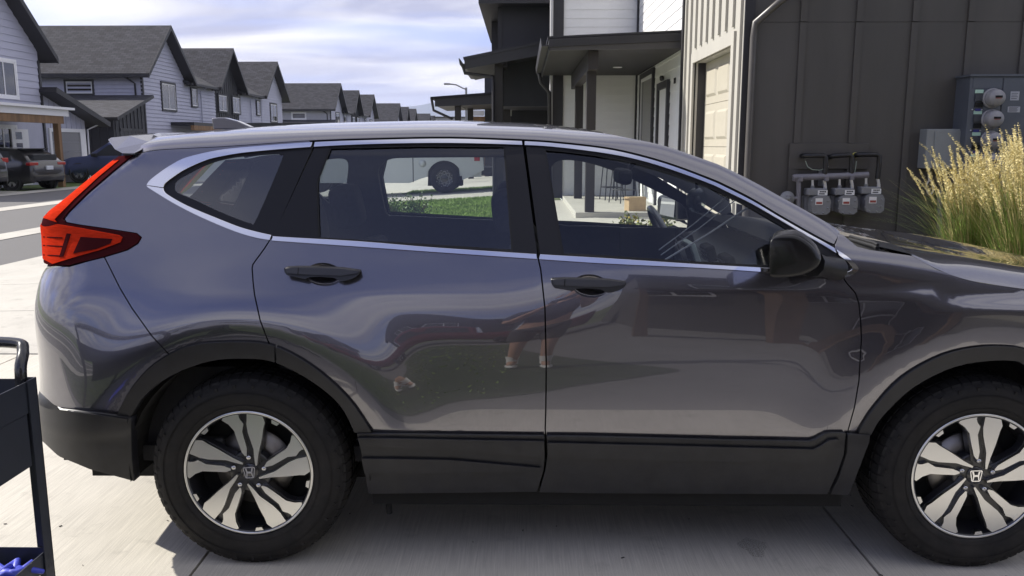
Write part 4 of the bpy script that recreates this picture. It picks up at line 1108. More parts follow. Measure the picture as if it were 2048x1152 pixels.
def roof_plane(name, a, b, c, d, m, parent, th=.16, trim=None):
    """a-b eave, d-c ridge (a below d); thickened; UV in metres"""
    a, b, c, d = [Vector(v) for v in (a, b, c, d)]
    n = (b - a).cross(d - a).normalized()
    if n.z < 0: n = -n
    lo = [v - n * th for v in (a, b, c, d)]
    me = bpy.data.meshes.new(name); vs = [a, b, c, d] + lo
    me.from_pydata([tuple(v) for v in vs], [], [(0, 1, 2, 3), (7, 6, 5, 4), (0, 4, 5, 1), (1, 5, 6, 2), (2, 6, 7, 3), (3, 7, 4, 0)]); me.update()
    uv = me.uv_layers.new(name='UVMap'); e = (b - a).normalized(); s_ = (d - a); s_ = (s_ - e * s_.dot(e)).normalized()
    for lp in me.loops:
        v = vs[lp.vertex_index] - a; uv.data[lp.index].uv = (v.dot(e), v.dot(s_))
    me.materials.append(m); me.materials.append(trim or TRIMD)
    for i, p in enumerate(me.polygons): p.material_index = 0 if i == 0 else 1
    o = bpy.data.objects.new(name, me); COL.objects.link(o); o.parent = parent
    bm = bmesh.new(); bm.from_mesh(me); bmesh.ops.recalc_face_normals(bm, faces=bm.faces[:]); bm.to_mesh(me); bm.free()
    return o
def window(parent, cx_, cy_, z0, z1, w, ang, trim=TRIMD, frame=WFR, split=True, tw=.10, blind=None, name='window'):
    """window lying in a wall; centre (cx,cy); ang = direction of its width; outward normal = dir - 90 deg"""
    e = empty(name, (cx_, cy_, 0), ang, parent)
    t = MB(); h = w / 2
    for (a, b, c, d) in ((-h - tw, h + tw, z1, z1 + tw), (-h - tw, h + tw, z0 - tw, z0), (-h - tw, -h, z0, z1), (h, h + tw, z0, z1)): t.box(a, b, -.045, .03, c, d)
    t.build('trim', trim, e)
    f = MB(); fw = .055
    for (a, b, c, d) in ((-h, h, z1 - fw, z1), (-h, h, z0, z0 + fw), (-h, -h + fw, z0 + fw, z1 - fw), (h - fw, h, z0 + fw, z1 - fw)): f.box(a, b, -.03, .02, c, d)
    if split: f.box(-fw / 2, fw / 2, -.028, .018, z0 + fw, z1 - fw)
    f.build('frame', frame, e)
    MB().box(-h, h, -.012, -.008, z0, z1).build('pane', WGL, e)
    MB().box(-h, h, .0, .012, z0, z1).build('dark_room', WDK, e)
    if blind: MB().box(*((-h, 0) if blind < 0 else (0, h)), -.006, -.003, z0, z1).build('blind', BLIND, e)
    return e
# ================================================================== houses along the left of the street
XF = -18.5
def yf(px): return X(px, 200, XF).y
def gable(b, yc, half, zeave, zpk, wall_m, depth=9.0, oh=.45, front=.55, lapp=.20, boards=False, batten=False, wall_extra=0):
    """gable facing +x on plane XF"""
    sl = (zpk - zeave) / (half + oh)
    zw = zpk - sl * half          # roof underside height at the wall line
    span = lambda z: (yc - half, yc + half) if z < zw else (yc - (zpk - z) / sl, yc + (zpk - z) / sl)
    w = MB(); w.prismx([(yc - half, -.3), (yc + half, -.3), (yc + half, zw), (yc, zpk - .02), (yc - half, zw)], XF - depth, XF - .03)
    wo = w.build('wall', wall_m, b)
    if boards:
        lap(wo, XF - .03, 0, R(90), 2.7, zpk, lambda z: (max(span(z)[0], yc - half + .1), min(span(z)[1], yc + half - .1)) if z < zw else span(z), .27, wall_m)
    elif batten:
        k = MB(); y = yc - half + .2
        while y < yc + half:
            zt = zpk - sl * abs(y - yc) - .05; k.box(XF - .03, XF + .0, y - .03, y + .03, 0, zt); y += .41
        k.build('batten', wall_m, wo)
    else:
        l_ = MB(); lapjoin(l_, XF - .03, 0, R(90), 2.4, zpk - .05, span, lapp); l_.build('lap_siding', wall_m, wo)
    x0, x1 = XF - depth - .3, XF + front; ye = half + oh; zt = zpk + .14; ze = zeave + .14
    r1_ = roof_plane('roof', (x0, yc - ye, ze), (x1, yc - ye, ze), (x1, yc, zt), (x0, yc, zt), SHIN, b)
    r2_ = roof_plane('roof', (x1, yc + ye, ze), (x0, yc + ye, ze), (x0, yc, zt), (x1, yc, zt), SHIN, b)
    for sg in (-1, 1):       # barge boards
        f = MB(); f.add([(x1 + .03, yc + sg * ye, ze + .02), (x1 + .03, yc, zt + .02), (x1 + .03, yc, zt - .25), (x1 + .03, yc + sg * ye, ze - .22), (x1, yc + sg * ye, ze + .02), (x1, yc, zt + .02), (x1, yc, zt - .25), (x1, yc + sg * ye, ze - .22)],
                          [(0, 1, 2, 3), (4, 7, 6, 5), (0, 4, 5, 1), (3, 2, 6, 7), (0, 3, 7, 4), (1, 5, 6, 2)]); f.build('barge_board', TRIMD, r1_ if sg < 0 else r2_)
        g_ = MB(); g_.box(x0, x1, yc + sg * ye - .06, yc + sg * ye + .06, ze - .20, ze - .02); g_.build('gutter', TRIMD, r1_ if sg < 0 else r2_)
    return wo
def wnd(b, p0, p1, xf=XF, **kw):
    a = X(p0[0], p0[1], xf); c = X(p1[0], p0[1], xf); zt = X((p0[0] + p1[0]) / 2, p0[1], xf).z; zb = X((p0[0] + p1[0]) / 2, p1[1], xf).z
    return window(b, xf + .012, (a.y + c.y) / 2, zb, zt, abs(c.y - a.y), R(90), **kw)
def row(dy, label, full=True, near=True):
    b = thing('row_house', label, 'house', (0, dy, 0), group='town houses across the street')
    wa = gable(b, 44.0, 2.75, 4.98, 7.75, LAV)
    gable(b, 53.9, 2.2, 4.98, 7.65, DARKW2, batten=True)
    gable(b, 64.0, 2.75, 4.98, 7.75, LAV)
    # linking ranges
    for y0_, y1_ in ((46.7, 51.7), (56.1, 61.3)):
        w = MB(); w.box(XF - 8.5, XF - .06, y0_, y1_, -.3, 5.0); wo = w.build('wall', LAV, b)
        l_ = MB(); lapjoin(l_, XF - .06, 0, R(90), 2.4, 5.0, lambda z: (y0_, y1_), .2); l_.build('lap_siding', LAV, wo)
        r_ = roof_plane('roof', (XF + .35, y0_ - .1, 5.08), (XF + .35, y1_ + .1, 5.08), (XF - 4.3, y1_ + .1, 7.4), (XF - 4.3, y0_ - .1, 7.4), SHIN, b)
        g_ = MB(); g_.box(XF + .33, XF + .46, y0_, y1_, 4.95, 5.08); g_.build('gutter', TRIMD, r_)
        MB().tube([(XF + .40, (y0_ + y1_) / 2, 4.98), (XF + .05, (y0_ + y1_) / 2 - .1, 4.75), (XF + .05, (y0_ + y1_) / 2 - .1, .2)], .035, 6).build('downspout', LAV, r_)
        MB().box(XF, XF + 1.3, y0_ - 2.2, y1_ - .8, 2.62, 2.80).build('porch_roof', TRIMD, b)
        MB().box(XF + 1.1, XF + 1.3, y0_ - 2.2, y1_ - .8, 2.35, 2.62).build('porch_beam', TIMB, b)
    # side wall towards the camera
    ys = 41.25
    l_ = MB(); lapjoin(l_, XF - 9, ys, 0, 2.4, 5.0, lambda z: (0, 9.0), .2); l_.build('lap_siding', GREYW if dy else LAV, wa)
    MB().box(XF - .08, XF + .035, ys - .035, ys + .1, 0, 5.0).build('corner_trim', TRIMD, wa)
    p0, p1 = U(134, 187, ys), U(184, 163, ys)
    window(b, (p0.x + p1.x) / 2, ys - .012, p0.z, p1.z, p1.x - p0.x, 0, split=False, trim=TRIMD if dy == 0 else WFR)
    MB().tube([(XF - .8, ys - .5, 5.0), (XF - .6, ys - .35, 4.9), (XF - .35, ys - .06, 4.65), (XF - .35, ys - .06, .2)], .05, 6).build('downspout', TRIMD, wa)
    # lower dark wing with a lean-to roof
    xe_, y1_, y0_ = XF + .55, 41.25, 37.2
    roof_plane('wing_roof', (XF - 8.5, y0_ - .1, 2.83), (xe_, y0_ - .1, 2.83), (xe_, y1_, 4.08), (XF - 8.5, y1_, 4.08), SHIN, b)
    w = MB(); w.prismx([(y0_ + .4, -.3), (y1_, -.3), (y1_, 3.95), (y0_ + .4, 2.78)], XF - 8.2, xe_ - .45); wo = w.build('wing_wall', DARKW2, b)
    k = MB(); y = y0_ + .6
    while y < y1_:
        k.box(xe_ - .45, xe_ - .42, y - .03, y + .03, 0, 2.7 + (y - y0_) / 4 * 1.1); y += .41
    x = XF - 8
    while x < xe_ - .5: k.box(x - .03, x + .03, y0_ + .37, y0_ + .4, 0, 2.75); x += .41
    k.build('batten', DARKW2, wo)
    MB().box(xe_ - .45, xe_ - .40, y0_ + 1.0, y0_ + 3.4, 2.2, 2.35).box(xe_ - .44, xe_ - .43, y0_ + 1.0, y0_ + 3.4, 0, 2.2).build('garage_door', TRIMD, wo)
    # windows on the front
    wnd(b, (322, 168), (348, 219), blind=1); wnd(b, (382, 178), (392, 212), split=False, blind=1, tw=.08)
    wnd(b, (436, 191), (452, 222), trim=DARKW2, blind=1); wnd(b, (464, 195), (478, 226), trim=DARKW2, blind=-1)
    wnd(b, (512.5, 203), (518.5, 229), split=False, tw=.08, blind=1); wnd(b, (540, 209), (552, 243), blind=-1)
    return b
row(0, 'nearest row of white and dark gabled town houses across the street, above the SUV roof')
row(43.1, 'second row of gabled town houses along the street, behind the nearest row')
row(86.2, 'third row of gabled town houses along the street')
row(129.3, 'farthest row of gabled town houses at the end of the street, before the hills')
# the house cut by the left picture edge
h0 = thing('gabled_house', 'pale lavender gabled house with timber porch cut by the left picture edge', 'house', group='town houses across the street')
H0C = 29.15
gable(h0, H0C, 2.75, 4.9, 7.75, LAV, boards=True)
MB().box(XF - .05, XF + .035, H0C + 2.66, H0C + 2.78, 0, 4.9).build('corner_trim', TRIMD, h0)
p0, p1 = X(-30, 185, XF), X(24, 185, XF)
window(h0, XF + .012, (X(-14, 150, XF).y + X(25, 150, XF).y) / 2, X(10, 192, XF).z, X(10, 122, XF).z, 1.5, R(90), trim=WFR, blind=1)
# porch: white fascia roof on a timber beam and post
MB().box(XF, XF + 2.1, 22.0, 29.9, 2.62, 2.86).box(XF, XF + 2.25, 21.9, 30.1, 2.86, 2.95).build('porch_roof', WFR, h0)
MB().box(XF + 1.85, XF + 2.05, 22.0, 29.6, 2.34, 2.62).build('porch_beam', TIMB, h0)
pp = X(117, 290, XF + 1.95)
MB().box(XF + 1.85, XF + 2.05, pp.y - .1, pp.y + .1, -.1, 2.34).build('porch_post', TIMB, h0)
d0, d1 = X(22, 267, XF), X(50, 267, XF)
dr = empty('front_door', (XF + .03, (d0.y + d1.y) / 2, 0), R(90), h0)
MB().box(-.55, .55, -.05, .02, 0, 2.15).build('door_leaf', WFR, dr)
for k in range(4): MB().box(-.3, .1, -.056, -.05, .5 + k * .42, .78 + k * .42).build('door_pane', WGL, dr)
window(h0, XF + .012, X(3, 250, XF).y, .6, 2.2, 1.6, R(90), trim=WFR)
# garage wing with white vertical boards
ya, yb = X(86, 250, XF).y, X(172, 250, XF).y
zt_, zb_ = X(86, 183, XF).z, X(172, 232, XF).z
w = MB(); w.prismx([(ya, -.3), (yb, -.3), (yb, zb_), (ya, zt_)], XF - 7, XF - .06); gw = w.build('garage_wall', LAV, h0)
k = MB(); y = ya + .25
while y < yb:
    MB().box(XF - .06, XF - .035, y - .025, y + .025, 0, zt_ + (zb_ - zt_) * (y - ya) / (yb - ya)).build('batten', LAV, gw); y += .41
roof_plane('garage_roof', (XF - 7, yb + .9, zb_ - .26), (XF + .7, yb + .9, zb_ - .26), (XF + .7, ya, zt_ + .16), (XF - 7, ya, zt_ + .16), SHIN, h0, th=.22)
g0, g1 = X(103, 264, XF).y, X(160, 264, XF).y
zg_ = X(130, 264, XF).z
MB().box(XF - .05, XF + .01, g0 - .15, g0, 0, zg_ + .15).box(XF - .05, XF + .01, g1, g1 + .45, 0, zg_ + .15).box(XF - .05, XF + .01, g0, g1, zg_, zg_ + .15).build('garage_trim', WFR, gw)
for i in range(5): MB().box(XF - .20, XF - .03, g0, g1, i * zg_ / 5 + .006, (i + 1) * zg_ / 5 - .006).build('garage_panel', mat('garage_grey', (.20, .20, .21), rough=.5), gw)
MB().tube([(XF + .3, yb + .8, zb_ - .3), (XF + .0, yb + .1, zb_ - .6), (XF + .0, yb + .05, .1)], .04, 6).build('downspout', WFR, gw)

# hills at the end of the street
def hill(name, pts, yy, m, label=None):
    vs = []; fs = []; r_ = random.Random(3)
    n = 60
    for i in range(n + 1):
        t = i / n; x = pts[0][0] + (pts[-1][0] - pts[0][0]) * t; z = float(np.interp(x, [p[0] for p in pts], [p[1] for p in pts])) + r_.uniform(-4, 4)
        vs += [(x, yy - 800, -5), (x, yy - 300, z * .55), (x, yy, z), (x, yy + 800, -5)]
    for i in range(n):
        for k in range(3): fs.append((i * 4 + k, (i + 1) * 4 + k, (i + 1) * 4 + k + 1, i * 4 + k + 1))
    me = bpy.data.meshes.new(name); me.from_pydata(vs, [], fs); me.update(); o = link(name, me, m, None, True); o['kind'] = 'structure'; return o
hill('hills', [(-3200, 60), (-2000, 190), (-1200, 170), (-700, 230), (-450, 265), (-200, 235), (100, 200), (700, 250), (1500, 120), (3000, 90)], 5200, mat('hill_forest', (.055, .085, .11), rough=1, var=.3, vscale=.004))
if True:
    pass
hz = MB().box(-3600, 3600, -70, 6050, -1.5, 330)
hz_o = hz.build('haze', None); hz_o['kind'] = 'stuff'
hm = bpy.data.materials.new('haze_air'); hm.use_nodes = True; hm.node_tree.nodes.clear()
_o = hm.node_tree.nodes.new('ShaderNodeOutputMaterial'); _v = hm.node_tree.nodes.new('ShaderNodeVolumePrincipled')
_v.inputs['Density'].default_value = .00016; _v.inputs['Color'].default_value = (.72, .78, 1.0, 1); _v.inputs['Anisotropy'].default_value = .2
hm.node_tree.links.new(_v.outputs[0], _o.inputs['Volume']); hz_o.data.materials.append(hm)
# ================================================================== town house on the right
YW = 6.7; XW = 3.44
rh = thing('town_house', 'brown, tan and white town house with covered porch behind the SUV bonnet', 'house')
zb = .53
zs1 = U(1760, 44, YW).z
MB().box(XW + .32, 10.5, YW + .02, 14.0, .1, 6.2).build('wall_core', DARKW, rh)
dw_ = empty('side_wall', parent=rh)
x = XW
while x < 10.4:
    x2 = min(x + 1.22, 10.5)
    MB().box(x + .0015, x2 - .0015, YW, YW + .02, zb, zs1 - .0015).build('siding_sheet', DARKW, dw_)
    MB().box(x + .0015, x2 - .0015, YW - .003, YW + .02, zs1 + .0015, 6.2).build('siding_sheet', DARKW, dw_)
    x = x2
MB().box(XW + .03, 10.5, YW + .01, YW + .05, .05, zb).build('foundation', mat('foundation_grey', (.17, .17, .165), rough=.9, var=.2, vscale=6), dw_)
zbb = U(1650, 286, YW).z; zbl = U(1650, 338, YW).z
bx = [U(p_, 150, YW).x for p_ in (1600, 1710.5, 1821, 1931, 2041)]
bx += [bx[-1] + .61 * k for k in range(1, 7)]
for i, x in enumerate(bx):
    if i < 2:
        MB().box(x - .035, x + .035, YW - .022, YW, zbb, zs1 - .004).build('batten', DARKW, dw_); MB().box(x - .035, x + .035, YW - .022, YW, zb, zbl).build('batten', DARKW, dw_)
    else:
        MB().box(x - .035, x + .035, YW - .022, YW, zb, zs1 - .004).build('batten', DARKW, dw_)
    MB().box(x - .035, x + .035, YW - .029, YW - .005, zs1 + .004, 6.2).build('batten', DARKW, dw_)
a, b = U(1578, 287, YW), U(1733, 338, YW)
MB().bevbox(a.x, b.x, YW - .035, YW, b.z, a.z, .004).build('backer_board', DARKW, dw_)
MB().box(a.x, a.x + .08, YW - .03, YW, zb, b.z).build('backer_strip', DARKW, dw_)
MB().box(a.x + .65, a.x + .74, YW - .028, YW, zb, b.z).build('backer_strip', DARKW, dw_)
MB().box(XW - .02, XW + .09, YW - .03, YW, zb, 6.2).build('corner_trim', TRIMD, dw_)
# downspout at the corner
cx_ = XW + .02; zd = U(1492, 48, YW).z
GUT = mat('downspout_brown', (.085, .078, .072), rough=.35, var=.1, vscale=5)
MB().tube([(cx_ + .9, YW - .4, zd + .62), (cx_ + .28, YW - .16, zd + .2), (cx_ + .06, YW - .08, zd), (cx_ + .05, YW - .075, zd - .15), (cx_ + .05, YW - .075, .4)], .038, 10).build('downspout', GUT, rh)
# eave over the side wall
MB().box(XW - .5, 11, YW - .45, 14.5, 6.2, 6.4).build('eave', TRIMD, rh)
# --- tan garage front (faces the street)
yt1 = X(1365, 200, XW).y
fr = empty('garage_front', parent=rh)
on, of_ = X(1462, 200, XW).y, X(1387, 200, XW).y
ztop = X(1462, 92, XW).z
MB().box(XW, XW + .05, YW + .0, on, zb - .1, 6.2).box(XW, XW + .05, of_, yt1, zb - .1, 6.2).box(XW, XW + .05, on, of_, ztop, 6.2).build('wall_sheet', TAN, fr)
y = YW + .16
while y < yt1:
    z0_ = ztop + .2 if on - .2 < y < of_ + .2 else zb
    MB().box(XW - .032, XW, y - .03, y + .03, z0_, 6.2).build('batten', TAN, fr); y += .36
MB().box(XW - .03, XW + .02, on - .13, on, zb - .1, ztop + .14).build('door_trim', TAN, fr)
MB().box(XW - .03, XW + .02, of_, of_ + .13, zb - .1, ztop + .14).build('door_trim', TAN, fr)
MB().box(XW - .03, XW + .02, on, of_, ztop, ztop + .14).build('door_trim', TAN, fr)
MB().box(XW + .02, XW + .24, of_ + .002, of_ + .06, zb - .1, ztop).build('door_jamb', TRIMD, fr)  # far jamb coloured dark to stand in for the shade on it
MB().box(XW + .05, XW + .24, on - .06, on - .002, zb - .1, ztop).build('door_jamb', TAN, fr)
MB().box(XW + .05, XW + .24, on, of_, ztop + .002, ztop + .06).build('door_jamb', TAN, fr)
gd = empty('garage_door', parent=rh)
GDM = mat('garage_door_cream', (.44, .41, .335), rough=.5, var=.04, vscale=8)
nP = 4; hp = (ztop - .36) / nP
for i in range(nP):
    z0_ = .36 + i * hp
    sec = MB().box(XW + .16, XW + .20, on, of_, z0_ + .003, z0_ + hp - .003).build('door_section', GDM, gd)
    wd = (of_ - on - .1) / 3
    for k in range(3):
        y0_ = on + .08 + k * wd
        f = MB(); ya_, yb_, za, zc_ = y0_, y0_ + wd - .12, z0_ + .10, z0_ + hp - .10
        i_ = .035
        f.add([(XW + .16, ya_, za), (XW + .16, yb_, za), (XW + .16, yb_, zc_), (XW + .16, ya_, zc_), (XW + .138, ya_ + i_, za + i_), (XW + .138, yb_ - i_, za + i_), (XW + .138, yb_ - i_, zc_ - i_), (XW + .138, ya_ + i_, zc_ - i_)],
              [(4, 5, 6, 7), (0, 1, 5, 4), (1, 2, 6, 5), (2, 3, 7, 6), (3, 0, 4, 7)]); f.build('door_panel', GDM, gd)
MB().box(XW - .035, XW + .06, yt1 - .02, yt1 + .08, .3, 6.2).build('corner_trim', TRIMD, fr)
# --- white lap-sided front and return wall
ye_ = 15.7
wf = empty('white_front', parent=rh)
MB().box(XW + .03, XW + .3, yt1 + .08, ye_, .3, 6.2).build('wall_core', WHITE, wf)
wy0, wy1 = X(1305, 200, XW).y, X(1282, 200, XW).y
dy0, dy1 = X(1334, 220, XW).y, X(1317, 220, XW).y
wzt, dzt = X(1295, 153, XW).z, X(1326, 178, XW).z
lap(wf, XW + .03, ye_, R(-90), .46, 6.1, lambda z: (0, ye_ - yt1 - .08), .178, WHITE,
    skip=[(ye_ - wy1 - .1, ye_ - wy0 + .1, .9, wzt + .1), (ye_ - dy1 - .12, ye_ - dy0 + .12, .4, dzt + .12)])
window(wf, XW + .015, (wy0 + wy1) / 2, .95, wzt, wy1 - wy0, R(-90), split=False)
de = empty('front_door', (XW + .02, (dy0 + dy1) / 2, 0), R(-90), wf); hw_ = (dy1 - dy0) / 2
MB().box(-hw_ - .12, -hw_, -.05, .04, .46, dzt + .12).box(hw_, hw_ + .12, -.05, .04, .46, dzt + .12).box(-hw_, hw_, -.05, .04, dzt, dzt + .12).build('door_frame', TRIMD, de)
MB().box(-hw_, hw_, -.01, .03, .46, dzt).build('door_leaf', mat('door_white', (.78, .78, .78), rough=.4), de)
def text(name, s, size, m, parent, loc, rot):
    cu = bpy.data.curves.new(name, 'FONT'); cu.body = s; cu.size = size; cu.extrude = .006; cu.align_x = 'CENTER'; cu.align_y = 'CENTER'
    o = bpy.data.objects.new(name, cu); COL.objects.link(o); me = bpy.data.meshes.new_from_object(o.evaluated_get(bpy.context.evaluated_depsgraph_get()))
    bpy.data.objects.remove(o); o = link(name, me, m, parent); o.location = loc; o.rotation_euler = rot; return o
NB = mat('number_black', (.02, .02, .02), rough=.4)
tp = X(1350, 162, XW); text('house_number', '151', .13, NB, wf, (XW - .004, tp.y, tp.z), (R(90), 0, R(-90)))
tp = X(1327, 155, XW); MB().lathe([(0, -.06), (.035, -.05), (.04, 0), (.03, .03)], 12, Matrix.Translation((XW - .03, tp.y, tp.z)) @ Matrix.Rotation(R(90), 4, 'X')).build('porch_lamp', NB, wf)
wr_ = empty('return_wall', parent=rh)
xl = U(1126, 200, ye_).x
MB().box(xl + .02, XW + .3, ye_ + .03, ye_ + 3, .3, 6.4).build('wall_core', WHITE, wr_)
lap(wr_, xl, ye_ + .03, 0, .46, 6.3, lambda z: (0, XW - xl), .178, WHITE)
MB().box(XW - .02, XW + .02, ye_ - .05, ye_, .46, 6.2).build('corner_trim', TRIMD, wr_)
MB().box(xl - .22, xl, ye_ - .02, ye_ + .3, .4, 6.4).build('corner_trim', TRIMD, wr_)
MB().tube([(xl - .26, ye_ - .05, 6.3), (xl - .26, ye_ - .05, .4)], .035, 8).build('downspout', mat('downspout_white', (.5, .5, .5), rough=.4), wr_)
tw0 = X(1418, 6, XW)
# --- porch
po = empty('porch', parent=rh)
pa = U(1085, 79, 10.5); pb = U(1357, 66, 10.5); pc = U(1094, 106, 10.5)
rise = (pb.z - pa.z) / (pb.x - pa.x); th = pa.z - pc.z - .03
y0_, y1_ = 10.5, ye_ + .0
x0_, x1_ = pa.x + .1, XW + .02
Z = lambda x: pa.z + rise * (x - pa.x)
me_ = roof_plane('porch_roof', (x0_ - .02, y0_ - .02, Z(x0_) + .04), (x0_ - .02, y1_, Z(x0_) + .04), (x1_, y1_, Z(x1_) + .04), (x1_, y0_ - .02, Z(x1_) + .04), SHIN, po, th=.03)
f = MB(); f.prism([(x0_, Z(x0_)), (x1_, Z(x1_)), (x1_, Z(x1_) - .12), (x0_, Z(x0_) - .12)], y0_ - .05, y0_ - .0); f.build('fascia_upper', TRIMD, po)
f = MB(); f.prism([(x0_, Z(x0_) - .12), (x1_, Z(x1_) - .12), (x1_, Z(x1_) - th - .06), (x0_, Z(x0_) - th)], y0_ - .025, y0_ + .02); f.build('fascia', mat('fascia_brown', (.05, .047, .046), rough=.5), po)
f = MB(); f.box(x0_ - .0, x0_ + .02, y0_ - .03, y1_, Z(x0_) - th, Z(x0_)); f.build('fascia', TRIMD, po)
f = MB(); f.prism([(x0_ - .13, Z(x0_) + .02), (x0_ - .115, Z(x0_) + .02), (x0_ - .10, Z(x0_) - .09), (x0_ - .01, Z(x0_) - .09), (x0_ - .01, Z(x0_) - .11), (x0_ - .115, Z(x0_) - .11)], y0_ - .05, y1_ - .1); f.build('gutter', TRIMD, po)
zsf = Z(x0_) - th + .03
for k in range(24):
    yy = y0_ + .02 + k * .22
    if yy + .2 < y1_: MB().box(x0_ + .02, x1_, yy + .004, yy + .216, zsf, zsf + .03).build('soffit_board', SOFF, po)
lt = G(1235, 134, zsf)
MB().lathe([(0, 0), (.085, 0), (.09, .01), (.0, .012)], 20, Matrix.Translation((lt.x, lt.y, zsf - .012)) @ Matrix.Rotation(R(90), 4, 'X')).build('ceiling_light', mat('light_trim_white', (.8, .8, .8), rough=.4), po)
for (px_, py_) in ((1179, 11.05), (1155.5, 14.6)):
    v = U(px_, 400, py_); h_ = .075 if py_ < 12 else .08
    MB().bevbox(v.x - h_, v.x + h_, py_ - h_, py_ + h_, .44, zsf - .15, .006).build('porch_post', TIMD, po)
v = U(1179, 400, 11.05); MB().bevbox(v.x - .08, v.x + .08, 10.7, 15.4, zsf - .30, zsf - .005, .008).build('porch_beam', TIMD, po)
MB().tube([(x0_ - .06, y1_ - .3, Z(x0_) - .1), (x0_ - .02, y1_ - .35, Z(x0_) - .3), (xl - .3, y1_ - .2, Z(x0_) - .5), (xl - .26, y1_ - .1, .4)], .04, 8).build('downspout', TRIMD, po)
slab = MB(); sx = U(1151, 423, 10.95).x; slab.bevbox(sx, XW, 10.95, ye_, .25, .46, .01); slab.build('porch_slab', CONC2, po)
# --- second unit: dark, projecting further
r2 = thing('dark_town_house', 'dark brown town house with timber post porch and lit ceiling lamp, behind the white one', 'house')
yu = 18.6
xa = U(1000, 50, yu).x
MB().box(xa, xl + .2, yu, 26, 2.5, 5.1).build('wall', DARKW2, r2)
for px_ in (1029, 1066): v = U(px_, 50, yu); MB().box(v.x - .03, v.x + .03, yu - .02, yu, 2.5, 5.0).build('batten', DARKW2, r2)
MB().box(xa - .05, xa + .05, yu - .03, yu + .02, 2.5, 5.1).build('corner_trim', TRIMD, r2)
q = U(957, 4, 18.0); MB().box(q.x, xl + .2, 18.0, 26, q.z - .03, q.z + .4).build('eave', TRIMD, r2)
MB().box(U(983, 20, 21).x, xa, 21.0, 26, 3.2, 5.1).build('side_wall', TRIMD, r2)
yp = 17.1
c0_, c1_ = U(929, 119, yp), U(1098, 84, yp)
rp = (c1_.z - c0_.z) / (c1_.x - c0_.x)
f = MB(); f.prism([(c0_.x, c0_.z), (xl + .2, c0_.z + rp * (xl + .2 - c0_.x)), (xl + .2, c0_.z + rp * (xl + .2 - c0_.x) - .27), (c0_.x, c0_.z - .22)], yp - .03, yp + .02); f.build('rake_fascia', TRIMD, r2)
roof_plane('porch_roof', (c0_.x - .03, yp - .05, c0_.z + .05), (c0_.x - .03, 21.4, c0_.z + .05), (xl + .2, 21.4, c0_.z + rp * (xl + .2 - c0_.x) + .05), (xl + .2, yp - .05, c0_.z + rp * (xl + .2 - c0_.x) + .05), SHIN, r2, th=.06)
for k in range(18):
    yy = yp + .03 + k * .22
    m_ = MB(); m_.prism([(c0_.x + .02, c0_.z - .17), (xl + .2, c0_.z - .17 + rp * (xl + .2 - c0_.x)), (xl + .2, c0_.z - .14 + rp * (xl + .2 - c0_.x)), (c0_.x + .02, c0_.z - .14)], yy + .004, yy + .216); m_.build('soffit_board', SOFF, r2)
f = MB(); f.prism([(c0_.x - .13, c0_.z + .02), (c0_.x - .11, c0_.z + .02), (c0_.x - .09, c0_.z - .10), (c0_.x, c0_.z - .10), (c0_.x, c0_.z - .12), (c0_.x - .11, c0_.z - .12)], yp - .06, 21.4); f.build('gutter', TRIMD, r2)
MB().tube([(c0_.x - .05, yp, c0_.z - .1), (c0_.x - .0, yp + .05, c0_.z - .3), (U(984, 160, yp).x, yp + .2, U(984, 152, yp).z), (U(986, 170, yp).x, yp + .2, U(984, 162, yp).z), (U(987, 200, yp).x, yp + .2, .3)], .04, 8).build('downspout', TRIMD, r2)
v = U(998, 200, 17.6); MB().bevbox(v.x - .10, v.x + .10, 17.5, 17.7, .36, 3.55, .01).build('porch_post', TIMD, r2)
MB().bar((v.x, 17.7, 3.0), (v.x + .05, 18.4, 3.5), .14, .16).build('knee_brace', TIMD, r2)
v2 = U(1012, 250, 20.8); MB().bevbox(v2.x - .12, v2.x + .12, 20.7, 20.95, .36, 3.5, .01).build('porch_post', TIMD, r2)
MB().bar((v2.x, 17.6, 3.5), (v2.x, 20.9, 3.5), .16, .22).build('porch_beam', TIMD, r2)
MB().box(v2.x + .15, xl + .4, 21.4, 21.6, .36, 5).build('wall', DARKW2, r2)
for px_ in (1033, 1067, 1105): v = U(px_, 200, 21.4); MB().box(v.x - .03, v.x + .03, 21.38, 21.4, .36, 3.8).build('batten', DARKW2, r2)
MB().box(xl - .0, xl + .06, ye_ + .3, 21.4, .36, 5).build('side_wall', DARKW2, r2)
lp = U(1066, 157, 19.0)
lo = MB().lathe([(0, -.05), (.05, -.045), (.085, -.02), (.09, .012), (0, .014)], 20, Matrix.Translation(lp) @ Matrix.Rotation(R(90), 4, 'X')).build('ceiling_lamp', mat('lamp_lit', (.9, .85, .6), rough=.4, emit=(1.0, .88, .5, 6.0)), r2)
# --- third porch further on
r3 = thing('far_town_house', 'low dark porch with paired posts farthest along the right side of the street', 'house')
y3 = 28.0; c0_, c1_ = U(864, 195, y3), U(990, 189, y3)
MB().prism([(c0_.x + .1, c0_.z), (c1_.x + 3, c1_.z + .2), (c1_.x + 3, c1_.z - .2), (c0_.x + .1, c0_.z - .32)], y3, y3 + .05).build('fascia', TRIMD, r3)
MB().prism([(c0_.x - .05, c0_.z + .02), (c1_.x + 3, c1_.z + .30), (c1_.x + 3, c1_.z + .2), (c0_.x - .05, c0_.z - .05)], y3 - .08, y3 + 5).build('porch_roof', SHIN, r3)
MB().prism([(c0_.x + .1, c0_.z - .25), (c1_.x + 3, c1_.z - .15), (c1_.x + 3, c1_.z - .18), (c0_.x + .1, c0_.z - .28)], y3 + .05, y3 + 5).build('soffit', SOFF, r3)
MB().tube([(c0_.x - .02, y3, c0_.z - .02), (c0_.x + .05, y3, c0_.z - .45), (c0_.x + .7, y3 + .3, c0_.z - .75)], .05, 6).build('downspout', TRIMD, r3)
